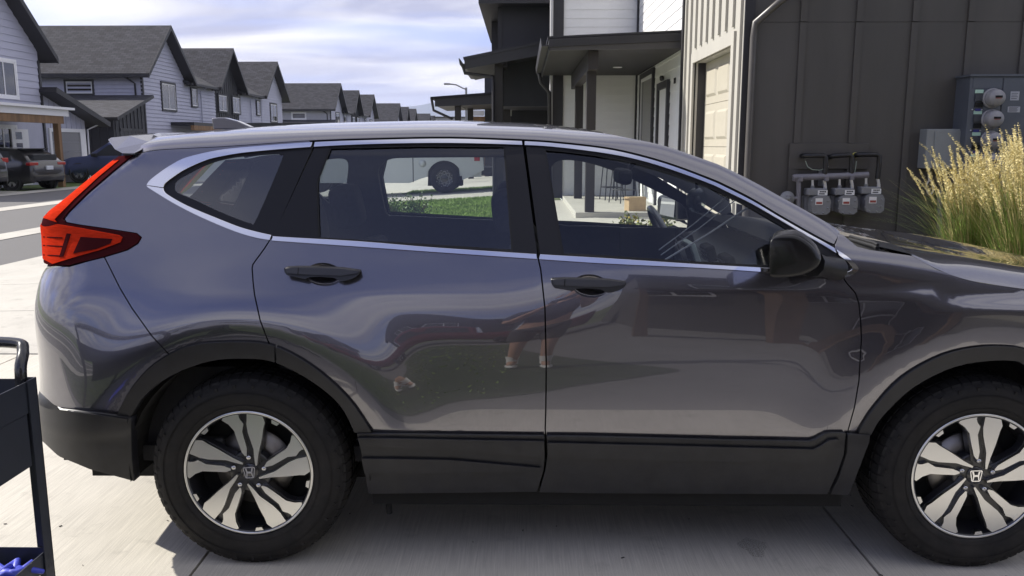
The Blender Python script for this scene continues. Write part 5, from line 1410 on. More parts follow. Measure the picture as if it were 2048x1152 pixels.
for px_, yy in ((916, 28.4), (941, 31.5)): v = U(px_, 230, yy); MB().box(v.x - .11, v.x + .11, yy - .1, yy + .1, .2, 3.1).build('porch_post', TIMD, r3)
v = U(916, 230, 28.4); MB().bar((v.x, 28.4, 3.05), (v.x, 31.5, 3.05), .18, .2).build('porch_beam', TIMD, r3)
lq = U(969, 211.5, 30); MB().lathe([(0, 0), (.12, 0), (.12, .02), (0, .02)], 16, Matrix.Translation(lq) @ Matrix.Rotation(R(90), 4, 'X')).build('ceiling_light', mat('light_trim_white', (.8, .8, .8)), r3)
v = U(955, 215, 33); MB().box(v.x + .3, v.x + 6, 33, 40, 0, 5.2).build('wall', DARKW2, r3)
MB().box(U(944, 226, 34).x, U(968, 226, 34).x, 34, 34.3, U(944, 231, 34).z, U(944, 221, 34).z).build('window_frame', WFR, r3)
MB().box(U(944, 240, 34).x, U(985, 240, 34).x, 34, 34.3, .2, U(944, 233, 34).z).build('timber_wall', TIMB, r3)
lowb = thing('low_building', 'low flat grey building far down the street beside the hills', 'building')
MB().box(U(871, 240, 120).x, U(1000, 240, 120).x, 120, 130, -.1, U(871, 235, 120).z).build('wall', GREYW, lowb)
MB().box(U(871, 240, 120).x - .4, U(1000, 240, 120).x, 119.6, 130, U(871, 235, 120).z, U(871, 233.5, 120).z).build('roof', TRIMD, lowb)
# --- street lamp
sl_ = thing('street_lamp', 'tall curved-arm street lamp rising above the far porch roof', 'street lamp')
v = U(932.5, 200, 62); LM = mat('lamp_steel', (.25, .25, .26), rough=.4, metal=.7)
zt = U(932, 175, 62).z
MB().tube([(v.x, 62, 0), (v.x, 62, zt)], [.12, .08], 8).build('pole', LM, sl_)
MB().tube([tuple(U(a_, b_, 62)) for a_, b_ in ((932.5, 179), (925, 176), (912, 169.5), (900, 168))], .05, 6).build('arm', LM, sl_)
h1, h2 = U(901, 168, 62), U(888, 168, 62); MB().bevbox(h2.x, h1.x, 61.85, 62.15, h1.z - .06, h1.z + .06, .03).build('lamp_head', LM, sl_)

# ================================================================== meters on the brown wall
GAS = mat('gas_meter_grey', (.20, .205, .215), rough=.45, var=.08, vscale=20)
PIPEG = mat('pipe_grey', (.17, .165, .185), rough=.4, var=.1, vscale=15)
PIPEB = mat('pipe_black', (.009, .009, .01), rough=.4, var=.4, vscale=30)
GALV = mat('galvanised', (.55, .55, .56), rough=.35, metal=.7)
WTAG = mat('tag_white', (.75, .75, .73), rough=.5); RTAG = mat('tag_red', (.30, .06, .05), rough=.5); NTXT = mat('tag_ink', (.06, .06, .07), rough=.6)
yg = YW - .17
mf = thing('gas_pipe_manifold', 'grey horizontal gas pipe with elbow and round regulator on the brown wall', 'pipes')
P3 = lambda px_, py_, yy=yg: U(px_, py_, yy)
MB().tube([P3(1586, 356), P3(1592, 354.5), P3(1620, 354), P3(1700, 351.5), P3(1736, 350)], .036, 12).build('header_pipe', PIPEG, mf)
MB().tube([P3(1586, 357), P3(1593, 359), P3(1597, 364), P3(1597, 430)], .026, 12).build('riser_pipe', PIPEG, mf)
MB().lathe([(.0, -.05), (.02, -.048), (.03, -.035), (.075, -.02), (.082, -.008), (.082, .008), (.06, .03), (.02, .05)], 28, Matrix.Translation(P3(1574, 397))).build('regulator', GAS, mf)
MB().tube([P3(1582, 397), P3(1597, 396)], .02, 8).bevbox(*[v for v in (P3(1591, 0).x, P3(1603, 0).x)], yg - .04, yg + .04, P3(0, 404).z, P3(0, 389).z, .008).build('regulator_body', PIPEG, mf)
MB().box(P3(1669, 0).x, P3(1675, 0).x, yg + .03, YW, P3(0, 372).z, P3(0, 341).z).build('wall_bracket', GALV, mf)
for (mx, my, nm) in ((1637, 402, 'left'), (1691, 401.5, 'middle'), (1744, 399, 'right')):
    dx_, dy_ = mx - 1637, my - 402
    g_ = thing('gas_meter', f'{nm} of the three grey gas meters hanging below the pipe on the brown wall', 'gas meter', group='gas meters on the wall')
    Q = lambda px_, py_, yy=yg - .08: U(px_ + dx_, py_ + dy_, yy)
    pr = [Q(*p) for p in [(1621, 424), (1628, 428.5), (1650, 428.5), (1657, 423), (1658.5, 400), (1655, 392), (1648, 391), (1629, 391.5), (1622.5, 396), (1620.5, 410)]]
    MB().prism([(v.x, v.z) for v in pr], yg - .13, yg + .02).build('front_case', GAS, g_)
    pr2 = [Q(*p) for p in [(1616, 418), (1620, 424), (1650, 424), (1655, 400), (1650, 391), (1630, 391), (1617, 394)]]
    MB().prism([(v.x - .012, v.z) for v in pr2], yg + .022, yg + .11).build('rear_case', GAS, g_)
    a, b = Q(1616, 377), Q(1654, 391); MB().bevbox(a.x, b.x, yg - .09, yg + .06, b.z, a.z, .01).build('top_case', GAS, g_)
    for fx in (1625, 1650):
        MB().tube([Q(fx, 371, yg), Q(fx, 377, yg)], .022, 10).build('swivel', GALV if fx > 1640 else GAS, g_)
    a, b = Q(1635, 380.5), Q(1653.5, 390.5); ti = MB().box(a.x, b.x, yg - .098, yg - .092, b.z, a.z).build('index_plate', WTAG, g_)
    for k in range(4):
        t0, t1 = Q(1638.5 + k * 3.3, 381.8), Q(1641 + k * 3.3, 384.6); MB().box(t0.x, t1.x, yg - .0995, yg - .098, t1.z, t0.z).build('digit', NTXT, ti)
    t0, t1 = Q(1637, 386.3), Q(1648, 388.6); MB().box(t0.x, t1.x, yg - .0995, yg - .098, t1.z, t0.z).build('print_line', NTXT, ti)
    a, b = Q(1628, 396), Q(1641.5, 409); tg = MB().box(a.x, b.x, yg - .136, yg - .130, b.z, a.z).build('warning_tag', WTAG, g_)
    a, b = Q(1629, 403), Q(1640.5, 407.5); MB().box(a.x, b.x, yg - .1375, yg - .136, b.z, a.z).build('red_band', RTAG, tg)
    for bx_, by_ in ((1623, 402), (1623, 418), (1632, 426), (1646, 426), (1655.5, 416), (1656, 402)):
        MB().lathe([(0, -.012), (.008, -.01), (.01, 0)], 8, Matrix.Translation(Q(bx_, by_, yg - .13))).build('bolt', GAS, g_)
    # inlet valve and outlet pipe
    MB().tube([Q(1625, 377, yg), Q(1625, 355, yg)], .015, 10).build('inlet_pipe', GALV, g_)
    MB().bevbox(Q(1620, 0).x, Q(1629, 0).x, yg - .05, yg + .03, Q(0, 362, yg).z, Q(0, 352, yg).z, .008).build('valve', PIPEG, g_)
    MB().tube([Q(1650, 376, yg), Q(1650, 369, yg), Q(1648, 360, yg)], .019, 10).build('outlet_union', GALV, g_)
    off3 = {'left': ((1606, 312), (1612, 311), (1648, 311.5), (1651.5, 315), (1651, 330), (1649, 360)), 'middle': ((1660, 314), (1666, 312), (1699, 309.5), (1703.5, 313), (1703.5, 330), (1702, 358)), 'right': ((1712, 310), (1718, 309), (1752, 309), (1758, 312), (1758, 330), (1755, 358))}[nm]
    MB().tube([P3(a_, b_, YW - .10 if i == 0 else yg) for i, (a_, b_) in enumerate(off3)], .027, 10).build('outlet_pipe', PIPEB, g_)
    MB().lathe([(.0, -.03), (.026, -.028), (.03, .0), (.026, .05)], 12, Matrix.Translation(P3(off3[0][0], off3[0][1], YW - .08))).build('wall_sleeve', mat('sleeve_yellow', (.55, .5, .12), rough=.5) if nm == 'right' else PIPEB, g_)
wv = thing('bonding_wire', 'thin pale green wire hanging in a loop below the black gas pipes', 'wire')
MB().tube([P3(1611, 322), P3(1615, 333), P3(1625, 339.5), P3(1640, 340.5), P3(1652, 336), P3(1657, 333)], .0045, 6).build('loop', mat('wire_green', (.30, .36, .30), rough=.5), wv)
MB().tube([P3(1713, 322), P3(1711, 336), P3(1709, 348)], .0045, 6).build('drop', mat('wire_green', (.30, .36, .30)), wv)
# electric meter cabinet
EL = mat('meter_cabinet', (.085, .095, .115), rough=.4, var=.08, vscale=6)
ec = thing('electric_meter_cabinet', 'blue-grey steel electric meter cabinet with round meters above the ornamental grass', 'meter cabinet')
yc_ = YW - .30
a, b = U(1948, 153, yc_), U(1930, 420, yc_); xr = U(2110, 300, yc_).x; xl_ = U(1941, 160, yc_).x
MB().bevbox(xl_, xr, yc_, YW, b.z, a.z, .006).build('cabinet', EL, ec)
MB().box(xl_ - .02, xr + .02, yc_ - .025, YW, a.z, a.z + .022).build('rain_cap', EL, ec)
xm0, xm1 = U(1966, 200, yc_).x, U(2001, 200, yc_).x
MB().box(xm0, xm1, yc_ - .008, yc_, b.z + .05, U(1990, 178, yc_).z).build('meter_cover', EL, ec)
MB().box(xm1 + .012, xr - .02, yc_ - .012, yc_, b.z + .05, a.z - .02).build('door_panel', EL, ec)
MB().box(xl_ + .03, xm1, yc_ - .006, yc_, U(1990, 176, yc_).z, a.z - .012).build('top_panel', EL, ec)
MG = glass('meter_dome', (.75, .75, .75), boost=.06); MBD = mat('meter_body_grey', (.27, .265, .275), rough=.4)
GLB = mat('label_mint', (.42, .62, .50), rough=.6); BSW = mat('breaker_blue', (.03, .03, .20), rough=.5)
for k, (px_, py_) in enumerate(((1989, 196), (1986, 238), (1984, 281), (1982, 324))):
    v = U(px_, py_, yc_ - .06)
    e = empty('meter', v, parent=ec)
    MB().lathe([(.105, .05), (.105, .03), (.098, .02), (.092, .02)], 32).build('ring', MBD, e)
    MB().lathe([(.09, .045), (.088, -.05), (.078, -.075), (0, -.08)], 32).build('cover', MBD, e)
    MB().box(-.035, .04, -.084, -.081, .0, .022).build('display', BLK, e); MB().box(-.03, .03, -.0845, -.081, -.008, -.002).build('red_mark', RTAG, e)
    c_ = U(1958 - k * 3, py_ - 13, yc_); MB().box(c_.x - .042, c_.x + .042, yc_ - .012, yc_, c_.z - .018, c_.z + .018).build('unit_label', GLB, ec)
    MB().box(c_.x - .042, c_.x + .046, yc_ - .02, yc_, c_.z - .10, c_.z - .03).build('breaker_cover', mat('breaker_dark', (.05, .055, .065), rough=.4), ec)
    MB().box(c_.x - .035, c_.x + .046, yc_ - .016, yc_, c_.z - .165, c_.z - .115).build('breaker_cover', BLK, ec)
    MB().box(c_.x - .028, c_.x + .024, yc_ - .018, yc_, c_.z - .205, c_.z - .18).build('breaker', BSW, ec)
    for s_ in (-.055, .045): MB().lathe([(0, -.01), (.008, -.008), (.009, 0)], 8, Matrix.Translation((c_.x + s_, yc_, c_.z - .19))).build('screw', GALV, ec)
for px_, py_, w_, h_ in ((2028, 192, 8.5, 8.5), (2026, 219, 12, 5.5)):
    c_ = U(px_, py_, yc_); ww, hh = w_ / 184, h_ / 184
    t_ = MB().box(c_.x - ww, c_.x + ww, yc_ - .016, yc_ - .0, c_.z - hh, c_.z + hh).build('notice', mat('notice_grey', (.40, .41, .45), rough=.5), ec)
    for k in range(4): MB().box(c_.x - ww * .8, c_.x + ww * (.7 - .2 * (k % 2)), yc_ - .017, yc_ - .016, c_.z + hh * (.6 - k * .4) - .003, c_.z + hh * (.6 - k * .4) + .003).build('print_line', NTXT, t_)
gb = thing('utility_box', 'pale grey steel utility box left of the meter cabinet, behind the grass plumes', 'utility box')
a, b = U(1855, 258, YW - .18), U(1937, 337, YW - .18)
MB().bevbox(a.x, b.x, YW - .18, YW, b.z, a.z, .008).build('box', mat('utility_grey', (.24, .255, .255), rough=.45, var=.06, vscale=5), gb)
v = U(1870, 262, YW - .18); MB().bevbox(v.x, b.x + .01, YW - .192, YW - .18, b.z + .01, a.z - .02, .003).build('lid', mat('utility_grey', (.24, .255, .255)), gb)
cl_ = thing('coiled_cable', 'pale looped cable hanging on the wall beside the grass', 'cable')
MB().tube([U(1860 + 7 * math.cos(a_), 375 + 14 * math.sin(a_), YW - .1) for a_ in [2 * PI * k / 16 for k in range(17)]], .010, 6, cap=False).tube([U(1858, 362, YW - .1), U(1857, 338, YW - .12)], .010, 6).build('loop', mat('cable_white', (.55, .55, .5), rough=.5), cl_)
MB().tube([U(1880, 380, YW - .08), U(1878, 470, YW - .08)], .03, 8).build('conduit', PIPEG, cl_)
# ================================================================== plants
def ornamental(name, label, cx_, cy_, n, hgt, spread, seed, plumes=True, lean=(0, 0)):
    r_ = np.random.RandomState(seed); t = thing(name, label, 'ornamental grass', (cx_, cy_, zg(cx_, cy_)), group='ornamental grasses by the wall')
    def strips(k, h0, h1, w, tilt, col, nm, tipw=.15, seg=5, curve=.5):
        vs = []; fs = []
        for _ in range(k):
            a = r_.uniform(0, 2 * PI); rr = abs(r_.normal(0, .09)); h = r_.uniform(h0, h1); ti = abs(r_.normal(0, tilt)) + .03; b = a + r_.normal(0, .5)
            dx_, dy_ = math.cos(b), math.sin(b); px_, py_ = -dy_, dx_; i0 = len(vs); ww = w * r_.uniform(.7, 1.3); cv = curve * r_.uniform(.4, 1.4)
            for s_ in range(seg + 1):
                u = s_ / seg; out_ = h * (ti * u + cv * ti * u ** 3 * 1.5); z = h * (u - .35 * ti * cv * u ** 3); wi = ww * (1 - u * (1 - tipw))
                x, y = math.cos(a) * rr + dx_ * out_ + lean[0] * u * u * h, math.sin(a) * rr + dy_ * out_ + lean[1] * u * u * h
                vs += [(x - px_ * wi, y - py_ * wi, z), (x + px_ * wi, y + py_ * wi, z)]
            fs += [(i0 + 2 * s_, i0 + 2 * s_ + 1, i0 + 2 * s_ + 3, i0 + 2 * s_ + 2) for s_ in range(seg)]
        me = bpy.data.meshes.new(nm); me.from_pydata(vs, [], fs); me.update(); o = link(nm, me, col, t, True); o['kind'] = 'stuff'; return o
    strips(n, hgt * .45, hgt * .8, .0045, .24 * spread, mat('grass_leaf_green', (.17, .26, .05), rough=.55, var=.5, vscale=3), 'leaf_blades', curve=1.0)
    strips(n // 2, hgt * .45, hgt * .85, .004, .24 * spread, mat('grass_leaf_straw', (.40, .34, .15), rough=.6, var=.3, vscale=3), 'dry_blades', curve=.8)
    if plumes:      # stems with feathery seed heads
        vs = []; fs = []; sv = []; sf = []
        for _ in range(int(n * .15)):
            a = r_.uniform(0, 2 * PI); b = a + r_.normal(0, .45); ti = abs(r_.normal(0, .15 * spread)) + .02; h = hgt * r_.uniform(.72, 1.08); rr = abs(r_.normal(0, .1))
            P = lambda u: Vector((math.cos(a) * rr + math.cos(b) * h * (ti * u + ti * .5 * u ** 3) + lean[0] * u * u * h, math.sin(a) * rr + math.sin(b) * h * (ti * u + ti * .5 * u ** 3) + lean[1] * u * u * h, h * (u - .2 * ti * u ** 3)))
            for k in range(4):
                p0, p1 = P(k / 4 * .75), P((k + 1) / 4 * .75); q = Vector((-math.sin(b), math.cos(b), 0)) * .002; i = len(sv)
                sv += [p0 - q, p0 + q, p1 + q, p1 - q]; sf.append((i, i + 1, i + 2, i + 3))
            nk = 26; u0 = r_.uniform(.66, .74)
            for k in range(nk):
                u = u0 + (1 - u0) * k / nk; c = P(u); env = math.sin(PI * min(1, (k + 1.5) / nk * .93)) ** .7 * .0125 + .0025
                for _2 in range(6):
                    d = Vector((r_.normal(), r_.normal(), r_.normal(.9, .4))).normalized(); s_ = d.cross(Vector((r_.normal(), r_.normal(), r_.normal()))).normalized() * .004; e = c + d * env * 2.1; i = len(vs)
                    vs += [c - s_, c + s_, e]; fs.append((i, i + 1, i + 2))
        me = bpy.data.meshes.new('stems'); me.from_pydata([tuple(v) for v in sv], [], sf); me.update(); link('stems', me, mat('grass_leaf_straw', (.4, .34, .15)), t)['kind'] = 'stuff'
        me = bpy.data.meshes.new('plumes'); me.from_pydata([tuple(v) for v in vs], [], fs); me.update(); link('plumes', me, mat('plume_straw', (.72, .63, .32), rough=.7, var=.25, vscale=4), t)['kind'] = 'stuff'
    return t
gp = U(1985, 400, 5.0)
ornamental('feather_reed_grass', 'tall straw-yellow feather reed grass clump at the right picture edge beside the wall', U(2062, 400, 4.75).x, 4.75, 1300, 1.54, .85, 3, lean=(-.06, -.02))
ornamental('feather_reed_grass', 'smaller feather reed grass clump left of the tall one, in front of the grey box', U(1948, 400, 5.3).x, 5.3, 640, 1.30, .66, 5, lean=(-.05, 0))
ornamental('feather_reed_grass', 'feather reed grass clump beyond the right picture edge', U(2190, 400, 4.8).x, 4.8, 500, 1.4, 1.0, 8)
LEAFM = mat('shrub_leaf', (.15, .17, .045), rough=.5, var=.5, vscale=9); LEAFY = mat('shrub_leaf_yellow', (.42, .33, .06), rough=.5, var=.3, vscale=9)
def shrub(name, label, loc, rx, ry, h, n, seed, mats=(LEAFM, LEAFY), leaf=.03, group=None):
    r_ = np.random.RandomState(seed); t = thing(name, label, 'shrub', loc, group=group)
    st = MB()
    tips = []
    for _ in range(22):
        a = r_.uniform(0, 2 * PI); q = r_.uniform(.2, 1) ** .6; e = (math.cos(a) * rx * q, math.sin(a) * ry * q, h * r_.uniform(.55, 1.0) * (1 - .25 * q)); st.tube([(0, 0, 0), (e[0] * .35, e[1] * .35, e[2] * .55), e], [.008, .006, .003], 5); tips.append(e)
    st.build('stems', mat('shrub_stem', (.10, .07, .04), rough=.8), t)
    for mi, m in enumerate(mats):
        vs = []; fs = []
        for _ in range(n if mi == 0 else n // 3):
            e = tips[r_.randint(len(tips))]; u = r_.uniform(.35, 1.05); c = Vector((e[0] * u, e[1] * u, e[2] * u)) + Vector(r_.normal(0, .03, 3))
            d = Vector(r_.normal(0, 1, 3)).normalized() + Vector((0, 0, .4)); d.normalize(); s_ = d.cross(Vector(r_.normal(0, 1, 3))).normalized(); l_ = leaf * r_.uniform(.6, 1.3); i = len(vs)
            vs += [c, c + d * l_ * .5 + s_ * l_ * .32, c + d * l_, c + d * l_ * .5 - s_ * l_ * .32]; fs.append((i, i + 1, i + 2, i + 3))
        me = bpy.data.meshes.new('leaves'); me.from_pydata([tuple(v) for v in vs], [], fs); me.update(); link('leaves', me, m, t)['kind'] = 'stuff'
    return t
v = U(1290, 462, 6.6); shrub('garden_shrub', 'low yellow-green shrub in front of the porch, seen through the front window', (v.x, 6.6, zg(v.x, 6.6)), .36, .32, .56, 1900, 2, leaf=.05)
for k, px_ in enumerate((790, 835)):
    v = U(px_, 438, 11.9); shrub('weedy_plant', ('leafy weedy plant on the lawn, left of the two seen through the rear window', 'leafy weedy plant on the lawn, right of the two seen through the rear window')[k], (v.x, 11.9, zg(v.x, 11.9)),   .34, .3, .58, 520, 11 + k, mats=(mat('weed_leaf', (.09, .15, .04), rough=.6, var=.4, vscale=9),), leaf=.045, group='weedy plants on the lawn')

# ================================================================== porch furniture
FUR = mat('stool_metal', (.03, .032, .036), rough=.4)
def stool(label, x, y, s=.17, h=.74, rz=.2):
    t = thing('bar_stool', label, 'stool', (x, y, .46), rz, group='bar stools on the porch')
    MB().bevbox(-s, s, -s, s, h - .035, h, .01).build('seat', FUR, t)
    for a in (-1, 1):
        for b in (-1, 1): MB().tube([(a * (s + .02), b * (s + .02), 0), (a * (s - .03), b * (s - .03), h - .03)], .012, 6).build('leg', FUR, t)
    fr_ = MB(); q = s
    for a in (-1, 1): fr_.tube([(a * q, -q, .25), (a * q, q, .25)], .009, 6).tube([(-q, a * q, .25), (q, a * q, .25)], .009, 6)
    fr_.build('foot_rail', FUR, t)
v = U(1223, 390, 14.2); stool('dark metal bar stool left of the pale porch table', v.x, 14.2)
v = U(1246, 390, 13.3); stool('dark metal bar stool in front of the pale porch table', v.x, 13.3, rz=.5)
v = U(1256, 380, 14.1)
tb = thing('porch_table', 'pale topped high porch table among the dark stools', 'table', (v.x, 14.1, .46))
MB().bevbox(-.3, .3, -.3, .3, .86, .90, .01).build('table_top', mat('table_pale', (.5, .5, .48), rough=.5), tb)
for a in (-1, 1):
    for b in (-1, 1): MB().tube([(a * .27, b * .27, 0), (a * .23, b * .23, .87)], .015, 6).build('leg', FUR, tb)
v = U(1270, 417, 11.35)
cbx = thing('cardboard_box', 'brown cardboard box on the porch slab edge, seen through the front window', 'box', (v.x, 11.35, .46), .25)
CBM = mat('cardboard', (.42, .30, .17), rough=.8, var=.12, vscale=8)
bxm = MB(); bxm.box(-.15, .15, -.11, .11, 0, .23).build('carton', CBM, cbx)
MB().box(-.155, -.02, -.112, .112, .232, .236, Matrix.Rotation(-.15, 4, 'Y')).build('flap', CBM, cbx); MB().box(.02, .155, -.112, .112, .232, .236, Matrix.Rotation(.2, 4, 'Y')).build('flap', CBM, cbx)
MB().box(-.155, .155, -.03, .03, .228, .2335).build('tape', mat('parcel_tape', (.6, .5, .33), rough=.3), cbx)

# ================================================================== other vehicles
def vehicle(name, label, loc, rz, col, L_, Wd, st, wins, wheels, wr=.33, rimc=(.45, .45, .46), metal=.6, group=None, cat='car', lamps=()):
    """st: stations (x, z_low, z_belt, z_roof); built from its own side profile, wheels as things' parts"""
    t = thing(name, label, cat, loc, rz, group)
    pm = mat('paint_' + label[:18].replace(' ', '_'), col, rough=.3, metal=metal, coat=1.0)
    h = Wd / 2; rows = []
    xs = np.array([s_[0] for s_ in st]); fine = sorted(set(np.round(np.concatenate([np.linspace(xs[0], xs[-1], 40), xs]), 3)))
    P = []
    for x in fine:
        zl, zb_, zr = [float(np.interp(x, xs, [s_[k] for s_ in st])) for k in (1, 2, 3)]
        e = min((x - xs[0]) / .35, (xs[-1] - x) / .35, 1); hh = h * (.80 + .20 * math.sqrt(max(0, min(1, e))))
        tq = max(0, zr - zb_) ; ins = .38 * tq
        pts = [(hh - .08, zl), (hh - .01, zl + .12), (hh, (zl + zb_) / 2 + .05), (hh - .035, zb_ - .03), (hh - .05, zb_), (hh - .06 - ins * .9, zr - min(.05, tq * .2)), (hh - .12 - ins, zr - .0), (hh * .4, zr + .03 * min(1, tq * 3 + .3)), (0, zr + .035 * min(1, tq * 3 + .3))]
        P.append((x, pts)); rows.append([(x, -y, z) for y, z in pts] + [(x, y, z) for y, z in reversed(pts[:-1])])
    nc = len(rows[0]); vs = [v for r_ in rows for v in r_]; fs = [(i * nc + j, i * nc + j + 1, (i + 1) * nc + j + 1, (i + 1) * nc + j) for i in range(len(rows) - 1) for j in range(nc - 1)]
    fs += [tuple(range(nc)), tuple(range((len(rows) - 1) * nc, len(rows) * nc))[::-1]]
    MB().add(vs, fs, True).build('body', pm, t)
    def yside(x, z):
        k = int(np.argmin([abs(p[0] - x) for p in P])); pts = P[k][1]; zz = [p[1] for p in pts[:7]]; yy = [p[0] for p in pts[:7]]
        return float(np.interp(z, zz, yy))
    DG = mat('car_window_dark', (.015, .017, .02), rough=.06, coat=.6)
    for w_ in wins:
        for sg in (-1, 1):
            pts = [(x, sg * (yside(x, z) + .012), z) for x, z in dens(w_, .12, True)]; MB().add(pts, [tuple(range(len(pts)))]).build('side_window', DG, t)
    for xw in wheels:
        for sg in (-1, 1):
            wl = empty('wheel', (xw, sg * (h - .02), wr), 0 if sg < 0 else PI, t)
            MB().lathe([(wr * .66, .0), (wr * .7, -.012), (wr * .93, -.008), (wr, .03), (wr, .2), (wr * .8, .22)], 36).build('tyre', TYRE, wl)
            MB().lathe([(wr * .70, -.004), (wr * .63, .0), (wr * .6, .05), (0, .055)], 30).build('rim', mat('rim_dark', (.03, .03, .032), rough=.4), wl)
            sp_ = MB()
            for k in range(5):
                for dd in (-.16, .16):
                    a = 2 * PI * k / 5 + PI / 2; sp_.prism([(wr * .1 * math.cos(a + q1) , wr * .1 * math.sin(a + q1)) for q1 in (-1, 1)] + [(wr * .66 * math.cos(a + dd + q1), wr * .66 * math.sin(a + dd + q1)) for q1 in (.09, -.09)], .0, .02)
            sp_.build('spokes', mat('rim_' + str(rimc), rimc, rough=.3, metal=.8), wl)
            MB().lathe([(wr * 1.22, .035), (wr * 1.22, -.016), (wr * 1.0, -.012), (wr * .98, .05)], 36).build('arch', mat('arch_black', (.012, .012, .013), rough=.6), wl)
    for nm, mt, bx_ in lamps:
        MB().bevbox(*bx_, .02).build(nm, mt, t)
    return t
RL = mat('car_lamp_red', (.35, .015, .012), rough=.15, coat=1); HLm = mat('car_lamp_clear', (.6, .62, .65), rough=.1, coat=1); PLT = mat('plate_white', (.6, .62, .66), rough=.4)
hatch = [(-2.15, .32, .62, .62), (-2.1, .26, .95, .98), (-1.75, .22, 1.0, 1.22), (-1.45, .2, .99, 1.40), (-.6, .2, .96, 1.46), (.1, .2, .94, 1.44), (.95, .2, .95, .98), (1.6, .2, .88, .90), (2.05, .22, .74, .76), (2.2, .3, .6, .6)]
hw_w = [[(-1.35, 1.02), (-.45, .99), (-.45, 1.38), (-1.15, 1.34)], [(-.38, .99), (.62, .98), (.10, 1.36), (-.38, 1.385)]]
gh = X(76, 378, -16.6)
vehicle('parked_hatchback', 'dark grey hatchback with white plate parked rear-on across the street', (-17.9, 27.6, -.02), R(168), (.035, .034, .037), 4.4, 1.78, hatch, hw_w, (-1.32, 1.35), group='cars parked across the street',
        lamps=[('tail_lamp', RL, (-2.12, -1.95, -.86, -.45, .86, .97)), ('tail_lamp', RL, (-2.12, -1.95, .45, .86, .86, .97)), ('number_plate', PLT, (-2.19, -2.12, -.16, .16, .70, .84)), ('rear_window', mat('car_window_dark', (.015, .017, .02)), (-2.02, -1.62, -.55, .55, 1.04, 1.24)), ('rear_spoiler', mat('arch_black', (.012, .012, .013)), (-1.66, -1.42, -.6, .6, 1.41, 1.45))])
suvp = [(-2.2, .4, .8, .8), (-2.15, .3, 1.05, 1.1), (-1.95, .26, 1.08, 1.45), (-1.7, .25, 1.06, 1.62), (-.6, .25, 1.04, 1.66), (.2, .25, 1.02, 1.62), (1.05, .25, 1.02, 1.06), (1.7, .25, .98, 1.0), (2.1, .28, .85, .87), (2.25, .4, .68, .68)]
sw_w = [[(-1.75, 1.1), (-.5, 1.07), (-.5, 1.55), (-1.6, 1.5)], [(-.43, 1.07), (.75, 1.06), (.15, 1.52), (-.43, 1.55)]]
vehicle('parked_suv', 'black SUV cut by the left picture edge, parked beside the grey hatchback', (-18.1, 24.4, -.02), R(168), (.02, .02, .024), 4.5, 1.85, suvp, sw_w, (-1.35, 1.4), wr=.35, group='cars parked across the street',
        lamps=[('tail_lamp', RL, (-2.16, -1.95, -.88, -.62, 1.0, 1.16)), ('tail_lamp', RL, (-2.16, -1.95, .62, .88, 1.0, 1.16)), ('number_plate', PLT, (-2.24, -2.14, -.16, .16, .86, 1.0))])
wv_ = G(160, 359, -.02)
vehicle('parked_suv', 'blue SUV parked side-on on the drive before the dark garage wing', (-17.55 + 1.40, 32.5 + .85, .04), R(180), (.085, .105, .22), 4.45, 1.8, suvp, sw_w, (-1.35, 1.4), wr=.345, group='cars parked across the street',
        lamps=[('head_lamp', HLm, (1.95, 2.16, -.85, -.5, .72, .86)), ('door_mirror', mat('arch_black', (.012, .012, .013)), (.55, .75, .88, 1.08, 1.02, 1.16)), ('roof_bar', mat('pipe_steel', (.3, .3, .32), rough=.4, metal=.7), (-1.5, .1, .58, .62, 1.66, 1.70))])
# white pickup seen through the rear window
pk = thing('white_pickup', 'white pickup truck with black wheel parked beyond the lawn, seen through the rear window', 'truck', (0, 0, 0))
yt = 21.0; PW = mat('pickup_white', (.55, .58, .58), rough=.35, coat=.6)
T = lambda px_, py_: U(px_, py_, yt)
wc = T(889, 357); wr_t = .41
def tp(pts): return [(T(*p).x, T(*p).z) for p in pts]
arch = [(wc.x + .50 * math.cos(R(a)), wc.z + .50 * math.sin(R(a))) for a in range(-5, 186, 12)]
side = tp([(640, 366), (640, 300), (825, 296), (962, 296), (966, 318), (968, 340), (945, 352)]) + [(p[0], p[1]) for p in arch] + tp([(840, 358), (820, 366)])
mb = MB(); mb.prism(side, yt, yt + .06); mb.build('side_panel', PW, pk)
a = T(640, 296); b = T(966, 300); MB().box(a.x - 1.5, b.x - .05, yt + .062, yt + 1.9, b.z - .75, b.z + .05).build('bed', PW, pk)
MB().box(a.x - 3.8, T(826, 300).x, yt + .064, yt + 1.88, .55, b.z + .1).build('cab', PW, pk)
MB().box(a.x - 2.6, T(800, 300).x, yt + .15, yt + 1.8, b.z + .1, b.z + .75).build('cab_top', mat('car_window_dark', (.015, .017, .02)), pk)
v = T(826, 330); MB().box(v.x - .012, v.x + .012, yt - .003, yt + .001, T(0, 364).z, T(0, 297).z).build('bed_seam', TRIMD, pk)
c_ = T(845, 327); MB().lathe([(.10, 0), (.105, -.006), (.0, -.008)], 20, Matrix.Translation((c_.x, yt, c_.z))).build('fuel_cap', PW, pk)
v = T(954, 317); MB().bevbox(v.x - .08, v.x + .08, yt - .02, yt + .05, v.z - .07, v.z + .12, .01).build('tail_lamp', RL, pk)
a, b = T(945, 348), T(985, 335); MB().bevbox(a.x, b.x + .1, yt + .1, yt + 1.9, a.z - .02, b.z, .03).build('rear_bumper', CLAD, pk)
fl_ = MB(); fl_.prism(tp([(855, 372), (857, 326), (862, 320), (912, 319), (917, 324), (919, 352), (924, 352), (924, 372), (916, 372)]), yt + .05, yt + .55); fl_.build('mud_flap', BLK, pk)
wl = empty('wheel', (wc.x, yt - .02, wc.z), 0, pk)
MB().lathe([(.25, .03), (.27, .0), (.38, -.005), (.41, .03), (.41, .27), (.3, .3)], 40).build('tyre', TYRE, wl)
